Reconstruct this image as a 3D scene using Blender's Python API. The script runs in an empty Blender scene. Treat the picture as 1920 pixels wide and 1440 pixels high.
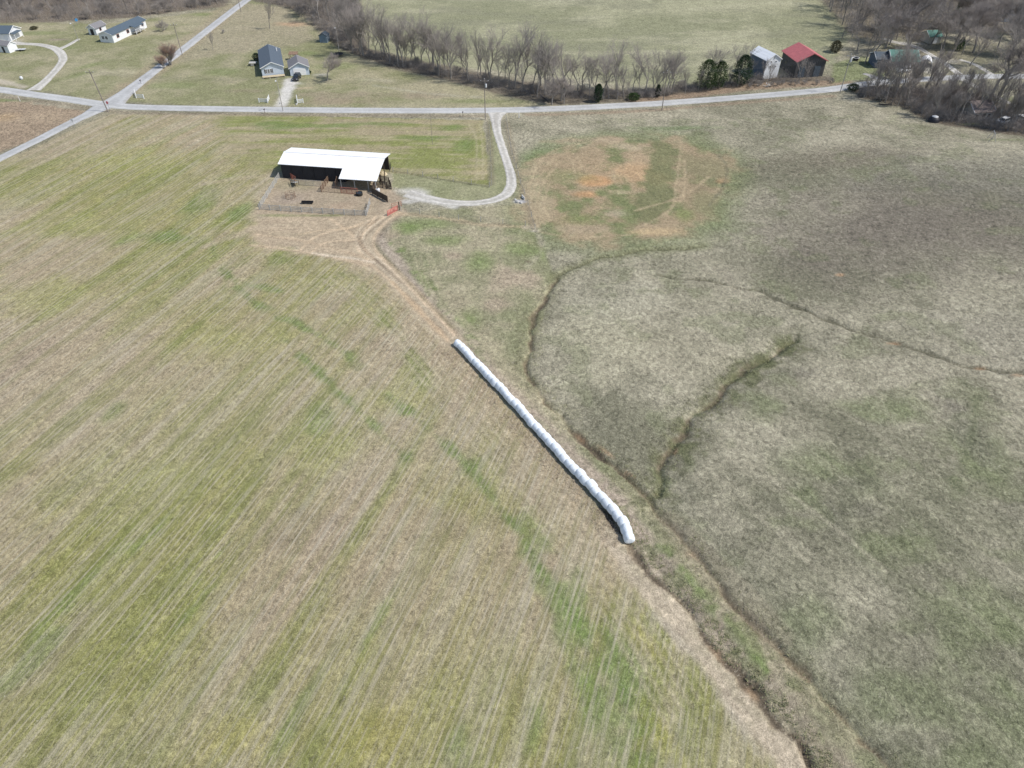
import bpy, math, random
import numpy as np
from mathutils import Vector, Matrix
R = math.radians
C = bpy.context.scene.collection
sc = bpy.context.scene

# ------------------------------------------------------------------ camera
CAM_H, PITCH, FPX = 75.0, R(41.0), 1331.0
cam_d = bpy.data.cameras.new('camera'); cam = bpy.data.objects.new('camera', cam_d); C.objects.link(cam)
cam.location = (0, 0, CAM_H); cam.rotation_euler = (R(90) - PITCH, 0, 0)
cam_d.sensor_width = 36; cam_d.lens = FPX / 1920 * 36; cam_d.clip_start = 1; cam_d.clip_end = 20000
sc.camera = cam
# ------------------------------------------------------------------ light
SUN_EL = 51.0
SUN_AZ = R(-12)                     # direction of the sun in the plan: angle from +X
w = bpy.data.worlds.new('World'); sc.world = w; w.use_nodes = True
nt = w.node_tree; nt.nodes.clear()
sky = nt.nodes.new('ShaderNodeTexSky'); sky.sky_type = 'NISHITA'; sky.sun_disc = False
sky.sun_elevation = R(SUN_EL); sky.sun_rotation = R(90) - SUN_AZ
bg = nt.nodes.new('ShaderNodeBackground'); bg.inputs[1].default_value = 0.13
wo = nt.nodes.new('ShaderNodeOutputWorld')
nt.links.new(sky.outputs[0], bg.inputs[0]); nt.links.new(bg.outputs[0], wo.inputs[0])
sun_d = bpy.data.lights.new('sun', 'SUN'); sun_d.energy = 4.0; sun_d.angle = R(0.5); sun_d.color = (1, .96, .9)
sun = bpy.data.objects.new('sun', sun_d); C.objects.link(sun)
sdir = Vector((math.cos(R(SUN_EL)) * math.cos(SUN_AZ), math.cos(R(SUN_EL)) * math.sin(SUN_AZ), math.sin(R(SUN_EL))))
sun.rotation_euler = sdir.to_track_quat('Z', 'Y').to_euler(); sun.location = (100, 0, 150)
sc.view_settings.view_transform = 'Standard'; sc.view_settings.look = 'None'
sc.view_settings.exposure = 0.08; sc.view_settings.gamma = 1

random.seed(7); rng = np.random.default_rng(11)

# ------------------------------------------------------------------ numpy noise
_T = rng.random((512, 512))
def vnoise(x, y, s, seed=0):
    x = np.asarray(x, float) / s + 37.7 * seed; y = np.asarray(y, float) / s + 91.3 * seed
    xi = np.floor(x).astype(np.int64); yi = np.floor(y).astype(np.int64); fx = x - xi; fy = y - yi
    fx = fx * fx * (3 - 2 * fx); fy = fy * fy * (3 - 2 * fy)
    a = _T[xi % 512, yi % 512]; b = _T[(xi + 1) % 512, yi % 512]; c = _T[xi % 512, (yi + 1) % 512]; d = _T[(xi + 1) % 512, (yi + 1) % 512]
    return (a * (1 - fx) + b * fx) * (1 - fy) + (c * (1 - fx) + d * fx) * fy
def fbm(x, y, s, seed=0, o=4):
    t = 0; a = 1; n = 0
    for i in range(o): t = t + a * vnoise(x, y, s / 2 ** i, seed + i * 5); n += a; a *= .55
    return t / n
def sm(a, b, x):
    t = np.clip((np.asarray(x, float) - a) / (b - a), 0, 1); return t * t * (3 - 2 * t)

# ------------------------------------------------------------------ terrain
def Hs(x, y):
    x = np.asarray(x, float); y = np.asarray(y, float)
    fade = 1 - sm(185, 205, y)
    hill = 6.5 * sm(35, 135, x) * sm(45, 110, y) * (1 - .75 * sm(150, 203, y))
    und = (vnoise(x, y, 45, 3) - .5) * 1.2 * fade * sm(-30, 40, np.abs(x) + 0 * y)
    far = 5 * sm(245, 420, y) * sm(-40, 60, x) * (1 - sm(90, 170, x))
    return hill * (1 - sm(200, 230, x) * .5) + und + far
cP, sP = math.cos(PITCH), math.sin(PITCH)
def U(px, py, h=0.0):
    """survey point: the spot on the terrain seen at photo pixel (px,py), h metres above ground"""
    u = (px - 960) / FPX; v = (py - 720) / FPX; z = h
    for _ in range(12):
        d = (CAM_H - z) / (sP + v * cP); x = u * d; y = d * (cP - v * sP); z = .5 * z + .5 * (float(Hs(x, y)) + h)
    return x, y
def smooth(pts, n=6):
    pts = [np.array(p, float) for p in pts]
    if len(pts) < 3: return np.array(pts)
    P = [2 * pts[0] - pts[1]] + pts + [2 * pts[-1] - pts[-2]]; out = []
    for i in range(1, len(P) - 2):
        for k in range(n):
            t = k / n
            out.append(.5 * ((2 * P[i]) + (-P[i - 1] + P[i + 1]) * t + (2 * P[i - 1] - 5 * P[i] + 4 * P[i + 1] - P[i + 2]) * t * t + (-P[i - 1] + 3 * P[i] - 3 * P[i + 1] + P[i + 2]) * t ** 3))
    out.append(P[-2]); return np.array(out)
def W(pts): return [U(*p) for p in pts]

# polylines surveyed on the ground (photo pixels -> plan metres)
DITCH_A = smooth(W([(1040, 518), (1020, 560), (1002, 600), (992, 650), (985, 690), (1008, 730), (1045, 772), (1080, 812), (1120, 850), (1170, 888), (1215, 925), (1240, 968), (1290, 1025), (1335, 1072), (1380, 1130), (1440, 1195), (1500, 1262), (1575, 1340), (1660, 1430), (1760, 1540)]), 3)
DITCH_B = smooth(W([(1125, 955), (1150, 985), (1183, 1030), (1215, 1075), (1262, 1115), (1300, 1165), (1340, 1210), (1368, 1245), (1385, 1280), (1420, 1305), (1450, 1345), (1490, 1385), (1525, 1440), (1580, 1530)]), 3)
DITCH_C = smooth(W([(1222, 915), (1245, 862), (1268, 820), (1300, 775), (1340, 740), (1380, 700), (1430, 665), (1490, 632)]), 3)
DITCH_D = smooth(W([(1040, 520), (1075, 500), (1110, 487), (1180, 472), (1250, 467), (1322, 462)]), 3)
GULLY_E = smooth(W([(1240, 517), (1330, 525), (1420, 548), (1480, 570), (1560, 605), (1640, 632), (1700, 648), (1790, 680), (1860, 692), (1925, 704)]), 3)

def meander(p, amp, sc_, seed):
    p = np.asarray(p); out = []
    for a, b in zip(p[:-1], p[1:]):
        k = max(1, int(np.linalg.norm(b - a) / .7))
        for j in range(k): out.append(a + (b - a) * j / k)
    out.append(p[-1]); out = np.array(out); T = np.gradient(out, axis=0); T /= np.linalg.norm(T, axis=1)[:, None] + 1e-9; N = np.c_[-T[:, 1], T[:, 0]]
    return out + N * ((vnoise(out[:, 0], out[:, 1], sc_, seed) - .5) * 2 * amp + (vnoise(out[:, 0], out[:, 1], sc_ * .35, seed + 4) - .5) * amp)[:, None]
DITCH_A = meander(DITCH_A, .6, 3.2, 201); DITCH_B = meander(DITCH_B, .65, 2.6, 202); DITCH_C = meander(DITCH_C, .8, 4, 203); DITCH_D = meander(DITCH_D, .6, 4, 204); GULLY_E = meander(GULLY_E, .8, 5, 205)
# ------------------------------------------------------------------ ground grid
def axis(fine0, fine1, step, end0, end1, grow):
    a = list(np.arange(fine0, fine1, step))
    s = step; v = a[-1]
    while v < end1: s = s * (1 + grow) if s < 1.0 or v > 420 else s; s = s * (1.08 if v > 420 else 1); v += s; a.append(v)
    s = step; v = a[0]; b = []
    while v > end0: s = s * (1 + grow) if s < 1.0 or v < -420 else s; s = s * (1.08 if (v < -420 or fine0 > 0) else 1); v -= s; b.append(v)
    return np.array(b[::-1] + a)
gx = axis(-58, 66, .36, -6000, 6000, .006)
gy = axis(22, 112, .36, -4000, 9000, .0035)
X, Y = np.meshgrid(gx, gy); NX, NY = len(gx), len(gy); X = X.ravel(); Y = Y.ravel()
print('ground verts', len(X), NX, NY)

def dist(poly, reach, x=None, y=None):
    x = X if x is None else x; y = Y if y is None else y
    poly = np.asarray(poly); out = np.full(len(x), 1e3)
    b0 = poly.min(0) - reach; b1 = poly.max(0) + reach
    idx = np.nonzero((x > b0[0]) & (x < b1[0]) & (y > b0[1]) & (y < b1[1]))[0]
    xs = x[idx]; ys = y[idx]; d = np.full(len(idx), 1e6)
    for i in range(len(poly) - 1):
        a = poly[i]; e = poly[i + 1] - a; L = max((e * e).sum(), 1e-9)
        t = np.clip(((xs - a[0]) * e[0] + (ys - a[1]) * e[1]) / L, 0, 1)
        d = np.minimum(d, (xs - a[0] - t * e[0]) ** 2 + (ys - a[1] - t * e[1]) ** 2)
    out[idx] = np.sqrt(d); return out
def inside(px, reach=12, smo=True):
    """signed distance to the outline of a zone, positive inside"""
    p = np.array(W(px)); p = np.vstack([p, p[:1]])
    d = dist(p, reach); s = np.zeros(len(X), bool)
    for i in range(len(p) - 1):
        a, b = p[i], p[i + 1]
        if a[1] == b[1]: continue
        c = ((a[1] > Y) != (b[1] > Y)) & (X < (b[0] - a[0]) * (Y - a[1]) / (b[1] - a[1]) + a[0]); s ^= c
    return np.where(s, d, -d)

n1 = fbm(X, Y, 6, 1); n2 = fbm(X, Y, 22, 9); n3 = fbm(X, Y, 1.6, 20, 3); n4 = fbm(X, Y, 60, 31, 3)
warp = (fbm(X, Y, 3, 44, 3) - .5)

Z = Hs(X, Y) + (n1 - .5) * .10 + (n3 - .5) * .05 * (np.abs(X) < 300)
def carve(line, depth, wid, bank=.0):
    d = dist(line, 14); d = d + warp * .6
    tp = .75 + .5 * fbm(X, Y, 9, 51, 2)
    return d, -depth * tp * np.exp(-(np.maximum(d, 0) / wid) ** 2)
dA, cA = carve(DITCH_A, .5, .42); dB, cB = carve(DITCH_B, .8, .38); cB = cB * sm(68, 56, Y) * (.35 + .65 * sm(.4, .6, fbm(X, Y, 6, 151, 2))); dC, cC = carve(DITCH_C, .6, .6); dD, cD = carve(DITCH_D, .45, .4); dE, cE = carve(GULLY_E, .35, .35)
Z += np.minimum.reduce([cA, cB, cC, cD, cE])
Z += -.22 * np.exp(-(dist(DITCH_A, 20) / 4.0) ** 2) - .5 * np.exp(-(dist(DITCH_C, 20) / 3.5) ** 2)

# ---- ground cover: real surface colours (albedo) by zone
col = np.zeros((len(X), 3)); K = np.zeros((len(X), 4))     # K: rows, tufts, gravel, green flecks
def L3(*c): return np.array(c)
def paint(m, c, k=None):
    m = np.clip(m, 0, 1)
    i = np.nonzero(m > .003)[0]; mi = m[i, None]
    col[i] = col[i] * (1 - mi) + (np.asarray(c) if np.ndim(c) == 1 else c[i]) * mi
    if k is not None: K[i] = K[i] * (1 - mi) + np.array(k) * mi
def edge(d, soft=1.0, rough=2.0): return sm(-soft, soft, d + warp * rough * 2)
def blot(px, py, rx, ry=None, ang=0, rough=1.0):
    cx, cy = U(px, py); ry = ry or rx
    c, s = math.cos(R(ang)), math.sin(R(ang)); u = ((X - cx) * c + (Y - cy) * s) / rx; v = (-(X - cx) * s + (Y - cy) * c) / ry
    return sm(0, 1, 1.15 - np.sqrt(u * u + v * v) + (n1 - .5) * 1.4 * rough)
def line(px, wid, soft=.4, rough=.6, n=4):
    p = smooth(W(px), n); d = dist(p, wid + soft + 4)
    return sm(soft, -soft, d - wid / 2 + warp * rough)
def mixc(a, b, t): t = np.clip(t, 0, 1)[:, None]; return L3(*a) * (1 - t) + L3(*b) * t
PAST_D = (.185, .176, .122); PAST_L = (.345, .315, .232)
base = mixc(PAST_D, PAST_L, sm(.3, .7, n2 * .6 + n1 * .4)); col[:] = base; K[:] = (0, 1, 0, .35)
GREEN = L3(.105, .148, .045); YGREEN = L3(.25, .25, .085); STRAW = L3(.37, .325, .225); TAN = L3(.36, .285, .19); ORANGE = L3(.45, .26, .13)
DARK = L3(.10, .095, .065); BROWN = L3(.26, .205, .15); GRASSG = L3(.19, .215, .10); GRAV = L3(.52, .50, .46); LIT = L3(.15, .125, .095)
# pasture on the right: greyer higher up the slope, green stains
paint(blot(1700, 420, 42, 26, 10, .6) * .85, (.150, .130, .105)); paint(blot(1560, 300, 30, 9, 5) * .65, (.17, .148, .11))
paint(blot(1850, 330, 30, 18) * .7, (.17, .16, .125)); paint(blot(1880, 620, 16, 10) * .35, (.2, .185, .15))
paint(blot(1250, 650, 14, 10) * .5, (.36, .325, .235)); paint(blot(1120, 640, 9, 14) * .45, (.34, .32, .22)); paint(blot(1150, 560, 14, 8) * .4, (.34, .32, .24))
for q in [(1560, 880, 8, 5), (1500, 930, 5, 3), (1700, 1000, 7, 5), (1830, 860, 6, 8), (1640, 770, 9, 3), (1870, 1180, 10, 8), (1500, 1170, 5, 4), (1720, 1290, 9, 5), (1900, 1380, 9, 5), (1440, 760, 5, 4)]:
    paint(blot(*q, rough=1.6) * .55, (.135, .165, .072))
for q in [(1590, 905, 3, 1.6), (1630, 960, 4, 2), (1560, 960, 2, 5), (1810, 800, 3, 8), (1480, 700, 4, 2), (1900, 960, 4, 3)]:
    paint(blot(*q, rough=1.3) * .55, (.15, .135, .11))
paint(line([(1640, 900), (1600, 905), (1590, 935), (1575, 975)], 1.6, .8, 2) * .5, (.12, .12, .08))
paint(line([(1590, 850), (1620, 880), (1650, 925)], 1.5, .8, 2) * .4, (.12, .12, .08))
paint(line([(1830, 750), (1825, 810), (1800, 880), (1790, 930)], 1.4, .8, 2) * .45, (.12, .14, .07))
for q in [(1500, 1150, 16, 10), (1750, 950, 22, 16), (1650, 1350, 14, 10)]: paint(blot(*q) * .25, (.165, .172, .105))
for q in [(1330, 600, 12, 5), (1420, 830, 8, 4), (1250, 760, 7, 6), (1780, 580, 14, 5), (1640, 1120, 5, 4), (1850, 1050, 6, 5), (1380, 980, 4, 5)]: paint(blot(*q, rough=1.5) * .4, (.36, .33, .245))
pst = inside([(1240, 950), (1500, 640), (1900, 700), (2100, 1700), (1700, 1700), (1500, 1260)], 10); st_ = fbm(X * math.cos(R(31)) + Y * math.sin(R(31)), (-X * math.sin(R(31)) + Y * math.cos(R(31))) / 12, 1.6, 97, 3)
paint(edge(pst, 2) * sm(.52, .7, st_) * .22, (.36, .33, .24)); paint(edge(pst, 2) * sm(.5, .32, st_) * .22, (.13, .13, .085))
gpa = fbm(X, Y, 5, 141, 4); paint((Y < 200) * (X > 0) * sm(.58, .72, gpa) * .28, (.14, .165, .075))
# old tyre tracks in the pasture
for q in [[(1190, 640), (1240, 700), (1300, 745)], [(1350, 800), (1450, 900), (1560, 985), (1660, 1070)], [(1330, 880), (1400, 950), (1500, 1040), (1620, 1150)],
          [(1610, 270), (1590, 250), (1600, 225)], [(1235, 560), (1180, 640), (1130, 740)]]:
    paint(line(q, .5, .3, .5) * .6, (.36, .33, .24))
# far field
far = inside([(640, -60), (660, 40), (690, 95), (800, 118), (1000, 140), (1200, 160), (1400, 150), (1560, 120), (1600, 60), (1480, -60)])
paint(edge(far, 2), mixc((.235, .235, .145), (.31, .30, .195), sm(.35, .65, n2)), (0, .55, 0, .3))
paint(edge(far, 2) * sm(.5, .72, fbm(X, Y * 2.4, 24, 77)) * .5, (.21, .205, .14))
paint(edge(far, 2) * sm(.55, .75, fbm(X * .5, Y * 2, 14, 79)) * .5, (.37, .35, .24))
# yards north of the road
yardL = inside([(-200, 150), (0, 160), (190, 188), (300, 118), (430, 10), (400, 20), (200, 45), (0, 40), (-200, 40)])
yardM = inside([(215, 190), (300, 130), (470, 0), (560, 20), (640, 95), (760, 135), (900, 165), (1030, 196), (940, 203), (400, 200)])
gy_ = mixc((.215, .215, .115), (.32, .29, .19), sm(.35, .65, n1 * .5 + n2 * .5))
paint(edge(yardL, 1.5), gy_, (0, .55, 0, .25)); paint(edge(yardM, 1.5), gy_, (0, .55, 0, .25))
paint(edge(inside([(215, 185), (340, 95), (455, 5), (540, 15), (590, 70), (560, 85), (400, 105), (330, 120), (260, 170)]), 2) * .7, mixc((.34, .30, .21), (.26, .225, .155), n3), (0, .8, 0, .1))
paint(blot(540, 45, 9, 4) * .8, (.44, .30, .19)); paint(blot(640, 190, 18, 4) * .6, (.27, .215, .15)); paint(blot(240, 160, 4, 3) * .5, TAN)
for q in [(460, 170, 9, 3), (640, 178, 22, 4.5), (770, 180, 12, 4)]: paint(blot(*q) * .5, (.255, .205, .15))
for q in [(575, 100, 6, 4), (640, 125, 10, 5), (900, 190, 16, 2.5), (420, 135, 8, 4), (330, 160, 9, 4), (180, 120, 3, 8, -40), (150, 140, 3, 6, -40), (60, 62, 14, 3), (120, 90, 7, 3), (380, 27, 6, 3)]: paint(blot(*q) * .55, (.155, .195, .07))
paint(blot(215, 135, 14, 5, 25) * .8, (.37, .335, .23)); paint(blot(700, 150, 12, 2, -8) * .5, (.37, .345, .25))
paint(line([(205, 190), (270, 145), (340, 90), (400, 45), (430, 12)], 9, 1.5, 2) * .5, (.30, .25, .165))
paint(line([(700, 160), (800, 175), (900, 182)], 1, .8, 2) * .5, (.37, .35, .27))
# rough brown weed lot in the far left
weeds = inside([(-300, 175), (0, 186), (150, 205), (168, 212), (0, 285), (-300, 420)])
paint(edge(weeds, 1), mixc((.37, .29, .20), (.23, .175, .125), n1), (0, 1.1, 0, 0)); paint(blot(10, 220, 6, 4) * .5, (.42, .30, .17)); paint(blot(20, 188, 9, 2) * .6, GREEN * 1.2)
# crop field
crop = inside([(-1200, 760), (-400, 470), (0, 305), (208, 214), (500, 216), (905, 226), (920, 348), (735, 324), (520, 322), (478, 402), (560, 470), (690, 492), (770, 560), (850, 645), (1010, 820), (1120, 950), (1178, 1030), (1230, 1095), (1340, 1215), (1372, 1262), (1430, 1320), (1500, 1420), (1620, 1640), (900, 2200), (-900, 2200)], 20)
mc = edge(crop, .5, .8)
ra = R(19.1); rx, ry = math.sin(ra), math.cos(ra)
across = X * ry - Y * rx; along = X * rx + Y * ry
streak = fbm(across, along / 18, 3.2, 61, 4); streak2 = fbm(across, along / 40, 1.2, 66, 2)
gmix = sm(.38, .72, n2 * .55 + streak * .30 + n4 * .25)
cropc = mixc((.325, .265, .175), (.25, .238, .092), gmix)
cropc = cropc * (1 - .0) ; 
gg = (sm(.53, .70, streak * .55 + n1 * .25 + n2 * .25) * .55)[:, None]; cropc = cropc * (1 - gg) + L3(.165, .185, .062) * gg
ss = (sm(.52, .72, streak2 * .6 + fbm(X, Y, 30, 87) * .4) * .38)[:, None]; cropc = cropc * (1 - ss) + L3(.40, .355, .27) * ss
paint(mc, cropc, (1, .75, 0, .4))
paint(mc * sm(150, 60, Y) * sm(.4, .62, fbm(X, Y, 40, 93)) * .35, (.36, .305, .22))
nor = inside([(400, 212), (905, 224), (922, 350), (735, 326), (500, 322), (430, 290)], 14)
paint(edge(nor, 4, 2) * mc, mixc((.30, .255, .16), (.20, .215, .075), sm(.34, .62, fbm(X / 7, Y, 3, 123, 4) * .7 + n1 * .3)), (.25, .4, 0, .5))
paint(edge(nor, 2, 2) * mc * sm(.55, .68, fbm(X / 12, Y, 1.4, 133, 3)) * .5, (.36, .315, .2))
def cg(m, c, a=.6): paint(m * mc * a, c)
for q in [(700, 232, 14, 2.2), (520, 240, 8, 2), (850, 240, 6, 3), (800, 258, 12, 2), (872, 270, 3.5, 6), (500, 232, 7, 3.5), (620, 236, 12, 2), (370, 380, 4, 9, -20), (300, 440, 9, 4, 20), (455, 400, 3, 5), (330, 445, 6, 3), (640, 330, 4, 2)]: cg(blot(*q), GREEN * 1.25, .7)
for q in [(250, 300, 22, 8), (150, 420, 18, 8), (560, 300, 10, 3), (60, 560, 14, 10), (430, 640, 14, 8), (740, 740, 9, 7), (300, 900, 10, 8), (620, 850, 9, 7)]: cg(blot(*q), (.27, .275, .095), .5)
for q in [(70, 650, 8, 3, 60), (100, 1220, 8, 2, 65), (20, 700, 8, 3, 60), (620, 570, 8, 4, 50), (560, 1000, 7, 5), (830, 980, 6, 5), (700, 640, 7, 5, -40), (850, 760, 3, 9, 30), (980, 900, 3, 8, 30)]: cg(blot(*q), BROWN * 1.08, .5)
for q in [([(420, 505), (470, 560), (520, 590), (590, 625), (650, 665), (730, 740), (800, 800), (880, 880), (960, 980), (1010, 1060), (1060, 1130), (1120, 1230), (1200, 1330)], 1.5),
          ([(395, 455), (430, 520), (520, 545)], 1.6), ([(540, 640), (640, 740), (760, 860)], 1.2)]: cg(line(q[0], q[1] * .8, .9, 3) * sm(.2, .5, n1), GREEN * 1.2, .75)
for q in [(1060, 1180, 1.5, 7, 10), (1180, 1250, 1, 5, 25), (1110, 1330, 1.2, 5, 0), (1010, 1100, 1.5, 5, 20), (1240, 1380, .8, 4, 25), (1090, 1140, 1, 4, 0), (1000, 1380, 1.5, 4, -10), (860, 1370, 1.5, 4, -15), (560, 1330, 1, 7, -20), (330, 1180, 1, 8, -22), (400, 1050, 1, 8, -20), (150, 1100, 1, 9, -20), (700, 1180, 1, 7, -18), (210, 770, 2, 3), (600, 790, 2, 3), (270, 1010, 2, 6, -25), (30, 1260, 1.5, 5, -25)]: cg(blot(*q, rough=1.8), GREEN * 1.35, .5)
for q in [(1250, 1390, 1.5, 6, 25), (1210, 1200, 1.5, 4, 35), (700, 1380, 5, 4), (420, 1400, 5, 4)]: cg(blot(*q), (.31, .28, .09), .6)
cg(line([(400, 492), (440, 500), (500, 480), (560, 498), (640, 512), (695, 548), (722, 598), (760, 650), (800, 720)], 2.6, 1.5, 5) * sm(.35, .6, n1), (.175, .20, .07), .65)
cg(line([(330, 420), (370, 395), (400, 340), (470, 330)], 3, 1.5, 5) * sm(.35, .6, n1), (.175, .20, .07), .6); cg(line([(430, 500), (410, 560), (340, 640), (270, 710)], 1.6, 1, 3) * sm(.3, .6, n1), (.18, .20, .07), .5)
cg(line([(900, 880), (980, 980), (1060, 1120), (1130, 1260), (1200, 1400)], 5, 2, 6) * sm(.45, .62, n3 * .4 + n1 * .6), GREEN * 1.35, .5)
cg(sm(7, 2, dist(np.array(W([(700, 500), (780, 570), (850, 650), (1010, 830), (1120, 960), (1180, 1045)])), 12)), (.335, .265, .18), .65)
for i in range(6):    # headland passes curve round beside the bale row
    o = 6 + i * 14
    cg(line([(680 - o, 500 + o * .3), (760 - o, 570 + o * .3), (840 - o, 650 + o * .4), (960 - o, 790 + o * .5), (1080 - o, 930 + o * .6), (1200 - o, 1090 + o * .7), (1330 - o, 1290 + o)], .35, .25, .4), (.42, .36, .25), .6)
# grass between barn, drive and road
mid = inside([(915, 225), (935, 225), (948, 290), (962, 340), (935, 372), (850, 378), (735, 350), (735, 324), (918, 348)], 8)
paint(edge(mid, .4, .4), mixc((.20, .215, .11), (.30, .285, .18), n1), (0, .5, 0, .4))
# triangle between drive, tracks and the ditch
tri = inside([(745, 400), (850, 390), (960, 385), (1000, 430), (1040, 520), (985, 690), (1100, 840), (1215, 925), (1340, 1075), (1600, 1360), (1700, 1500), (1600, 1560), (1460, 1350), (1330, 1190), (1190, 1030), (1100, 880), (870, 640), (720, 450)], 12)
mt = edge(tri, .6, .6)
paint(mt, mixc((.215, .215, .125), (.33, .295, .20), sm(.35, .65, n1 * .6 + n2 * .4)), (.0, .8, 0, .5))
paint(mt * line([(870, 640), (960, 745), (1050, 850), (1120, 920), (1190, 1010), (1260, 1090), (1400, 1250), (1520, 1380), (1600, 1470)], 4.0, 1.2, 2) * .6, (.30, .24, .19)); paint(line([(705, 440), (770, 520), (868, 632), (915, 685), (970, 742), (1020, 795), (1070, 845), (1120, 895), (1165, 945), (1200, 1000)], 2.6, .8, 1.5) * .75, (.36, .295, .235), (0, .8, 0, 0)); paint(mt * line([(850, 560), (930, 670), (1000, 750)], 5, 2, 3) * .45, (.34, .29, .20))
paint(mt * line([(730, 440), (780, 520), (850, 610), (940, 720), (1050, 840), (1160, 960), (1250, 1060), (1300, 1110), (1360, 1170), (1480, 1300)], 2.6, 1.2, 6) * sm(.47, .6, n3 * .5 + n1 * .5) * .7, GREEN * 1.25)
paint(mt * line([(1250, 1040), (1330, 1130), (1400, 1210), (1470, 1290), (1560, 1400)], 2.2, 1.0, 6) * sm(.47, .6, n3 * .5 + n1 * .5) * .7, GREEN * 1.25)
paint(mt * line([(1235, 960), (1300, 1050), (1380, 1150), (1470, 1250), (1600, 1390)], 2.4, 1, 3) * .5, (.27, .23, .16)); paint(mt * line([(1195, 1010), (1260, 1080), (1330, 1160), (1400, 1250), (1500, 1360)], 2.0, 1, 3) * .6, (.25, .215, .165))
for q in [(800, 420, 8, 3.5), (900, 490, 4, 5), (830, 450, 6, 3), (980, 470, 5, 4), (1030, 480, 5, 4), (760, 430, 4, 3), (880, 600, 3, 4), (1090, 470, 6, 2)]: paint(mt * blot(*q) * .6, GREEN * 1.35)
for q in [(945, 520, 3, 6), (990, 520, 4, 4), (930, 570, 3, 4), (730, 440, 2.5, 4, 20), (850, 480, 3, 2)]: paint(blot(*q) * .65, (.345, .275, .205))
for o in (0, 9, 24, 31):
    paint(line([(778 + o, 480), (800 + o, 545), (850 + o, 610), (930 + o, 690), (990 + o, 745)], .45, .25, .3) * .55, (.37, .33, .22))
# straw-pale strip along the field side of the lower ditch
ps = smooth(W([(1150, 1000), (1200, 1070), (1255, 1140), (1310, 1205), (1355, 1265), (1395, 1315), (1440, 1370), (1500, 1450), (1560, 1540)]), 4)
paint(sm(2.5, 1.2, dist(ps, 6) + warp * 1.6) * .95, (.46, .385, .285), (0, .6, 0, .0))
paint(line([(1225, 1150), (1290, 1220), (1360, 1320), (1420, 1410)], .7, .4, .8) * .6, (.40, .35, .27))
# disturbed ground by the drive
dg = inside([(990, 320), (1020, 290), (1060, 272), (1140, 258), (1230, 258), (1300, 262), (1365, 300), (1360, 350), (1320, 400), (1280, 440), (1150, 455), (1020, 445), (985, 400)], 14)
paint(sm(-9, -1, dg + warp * 3) * .55, (.165, .195, .085)); paint(blot(1270, 240, 14, 2.5) * .6, (.12, .175, .07)); paint(blot(1010, 290, 4, 10, -20) * .6, (.13, .19, .07)); paint(blot(1340, 420, 8, 8) * .4, (.14, .18, .075))
md = sm(-3.5, 3.5, dg + warp * 7 + (n1 - .5) * 9)
paint(md, mixc((.165, .18, .085), (.30, .235, .15), sm(.33, .54, n1 * .6 + n2 * .25 + n3 * .15)), (0, .5, 0, .3)); paint(md * blot(1150, 325, 15, 11, 0, .8) * .55, (.36, .265, .165), (0, .5, 0, .1))
paint(blot(1130, 262, 18, 1.8, 3) * .7, (.345, .27, .185)); paint(blot(1170, 275, 6, 3.5) * .7, (.40, .34, .23)); paint(blot(1200, 298, 6, 5) * .6, (.41, .31, .2))
paint(blot(1125, 340, 7, 3.5, rough=1.4) * .8, ORANGE); paint(blot(1185, 325, 8, 7, rough=1.4) * .6, (.43, .29, .165)); paint(blot(1100, 365, 4, 2.5) * .7, ORANGE); paint(blot(1350, 340, 2.5, 2) * .7, (.44, .28, .16)); paint(blot(1165, 360, 4, 2) * .7, (.46, .38, .25))
paint(edge(inside([(1218, 268), (1272, 268), (1270, 330), (1258, 400), (1215, 420), (1190, 415), (1200, 360)], 8), 1.6, 3) * .8, mixc((.11, .13, .06), (.155, .165, .08), n1))
paint(edge(inside([(1285, 285), (1345, 300), (1350, 345), (1290, 380)], 8), 1, 2) * .35, (.22, .175, .11))
paint(blot(1010, 360, 4, 14, 5) * .6, (.36, .305, .20)); paint(blot(1080, 430, 16, 2.5) * .55, (.345, .28, .19)); paint(blot(1215, 435, 8, 2) * .7, (.45, .34, .2)); paint(blot(1090, 410, 5, 3) * .5, GREEN * 1.3); paint(blot(1060, 330, 7, 5) * .45, (.16, .2, .08)); paint(blot(1160, 400, 5, 3) * .5, (.43, .37, .27)); paint(blot(1280, 400, 3, 4) * .6, GREEN * 1.3)
paint(blot(1325, 320, 7, 9, 0, 1.2) * .5, (.185, .185, .10)); paint(blot(1330, 385, 6, 6, 0, 1.2) * .5, (.165, .18, .09)); paint(line([(1000, 440), (985, 385), (1002, 325), (1040, 285), (1140, 262)], 3, 2, 4) * sm(.4, .6, n1) * .4, (.36, .30, .20))
for q in [[(1276, 262), (1274, 300), (1268, 350), (1262, 385), (1240, 405), (1190, 430)], [(1284, 300), (1284, 345), (1278, 378)], [(1330, 330), (1300, 355), (1260, 375), (1190, 395)],
          [(1000, 430), (985, 380), (1000, 330), (1020, 295), (1060, 275), (1150, 258)], [(1010, 425), (996, 380), (1010, 335), (1035, 300), (1080, 280)], [(1020, 420), (1008, 380), (1020, 340), (1050, 305)],
          [(1060, 290), (1074, 305), (1078, 325)], [(1075, 288), (1088, 300), (1092, 318)], [(1150, 320), (1152, 340), (1165, 352)], [(1000, 432), (1080, 445), (1180, 440)], [(1030, 415), (1020, 380), (1030, 345)]]:
    paint(line(q, .7, .35, .5) * .5, (.40, .32, .205))
paint(line([(1345, 290), (1362, 310), (1358, 345), (1330, 385)], .6, .4, 1) * .6, DARK * 1.3)
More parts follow.
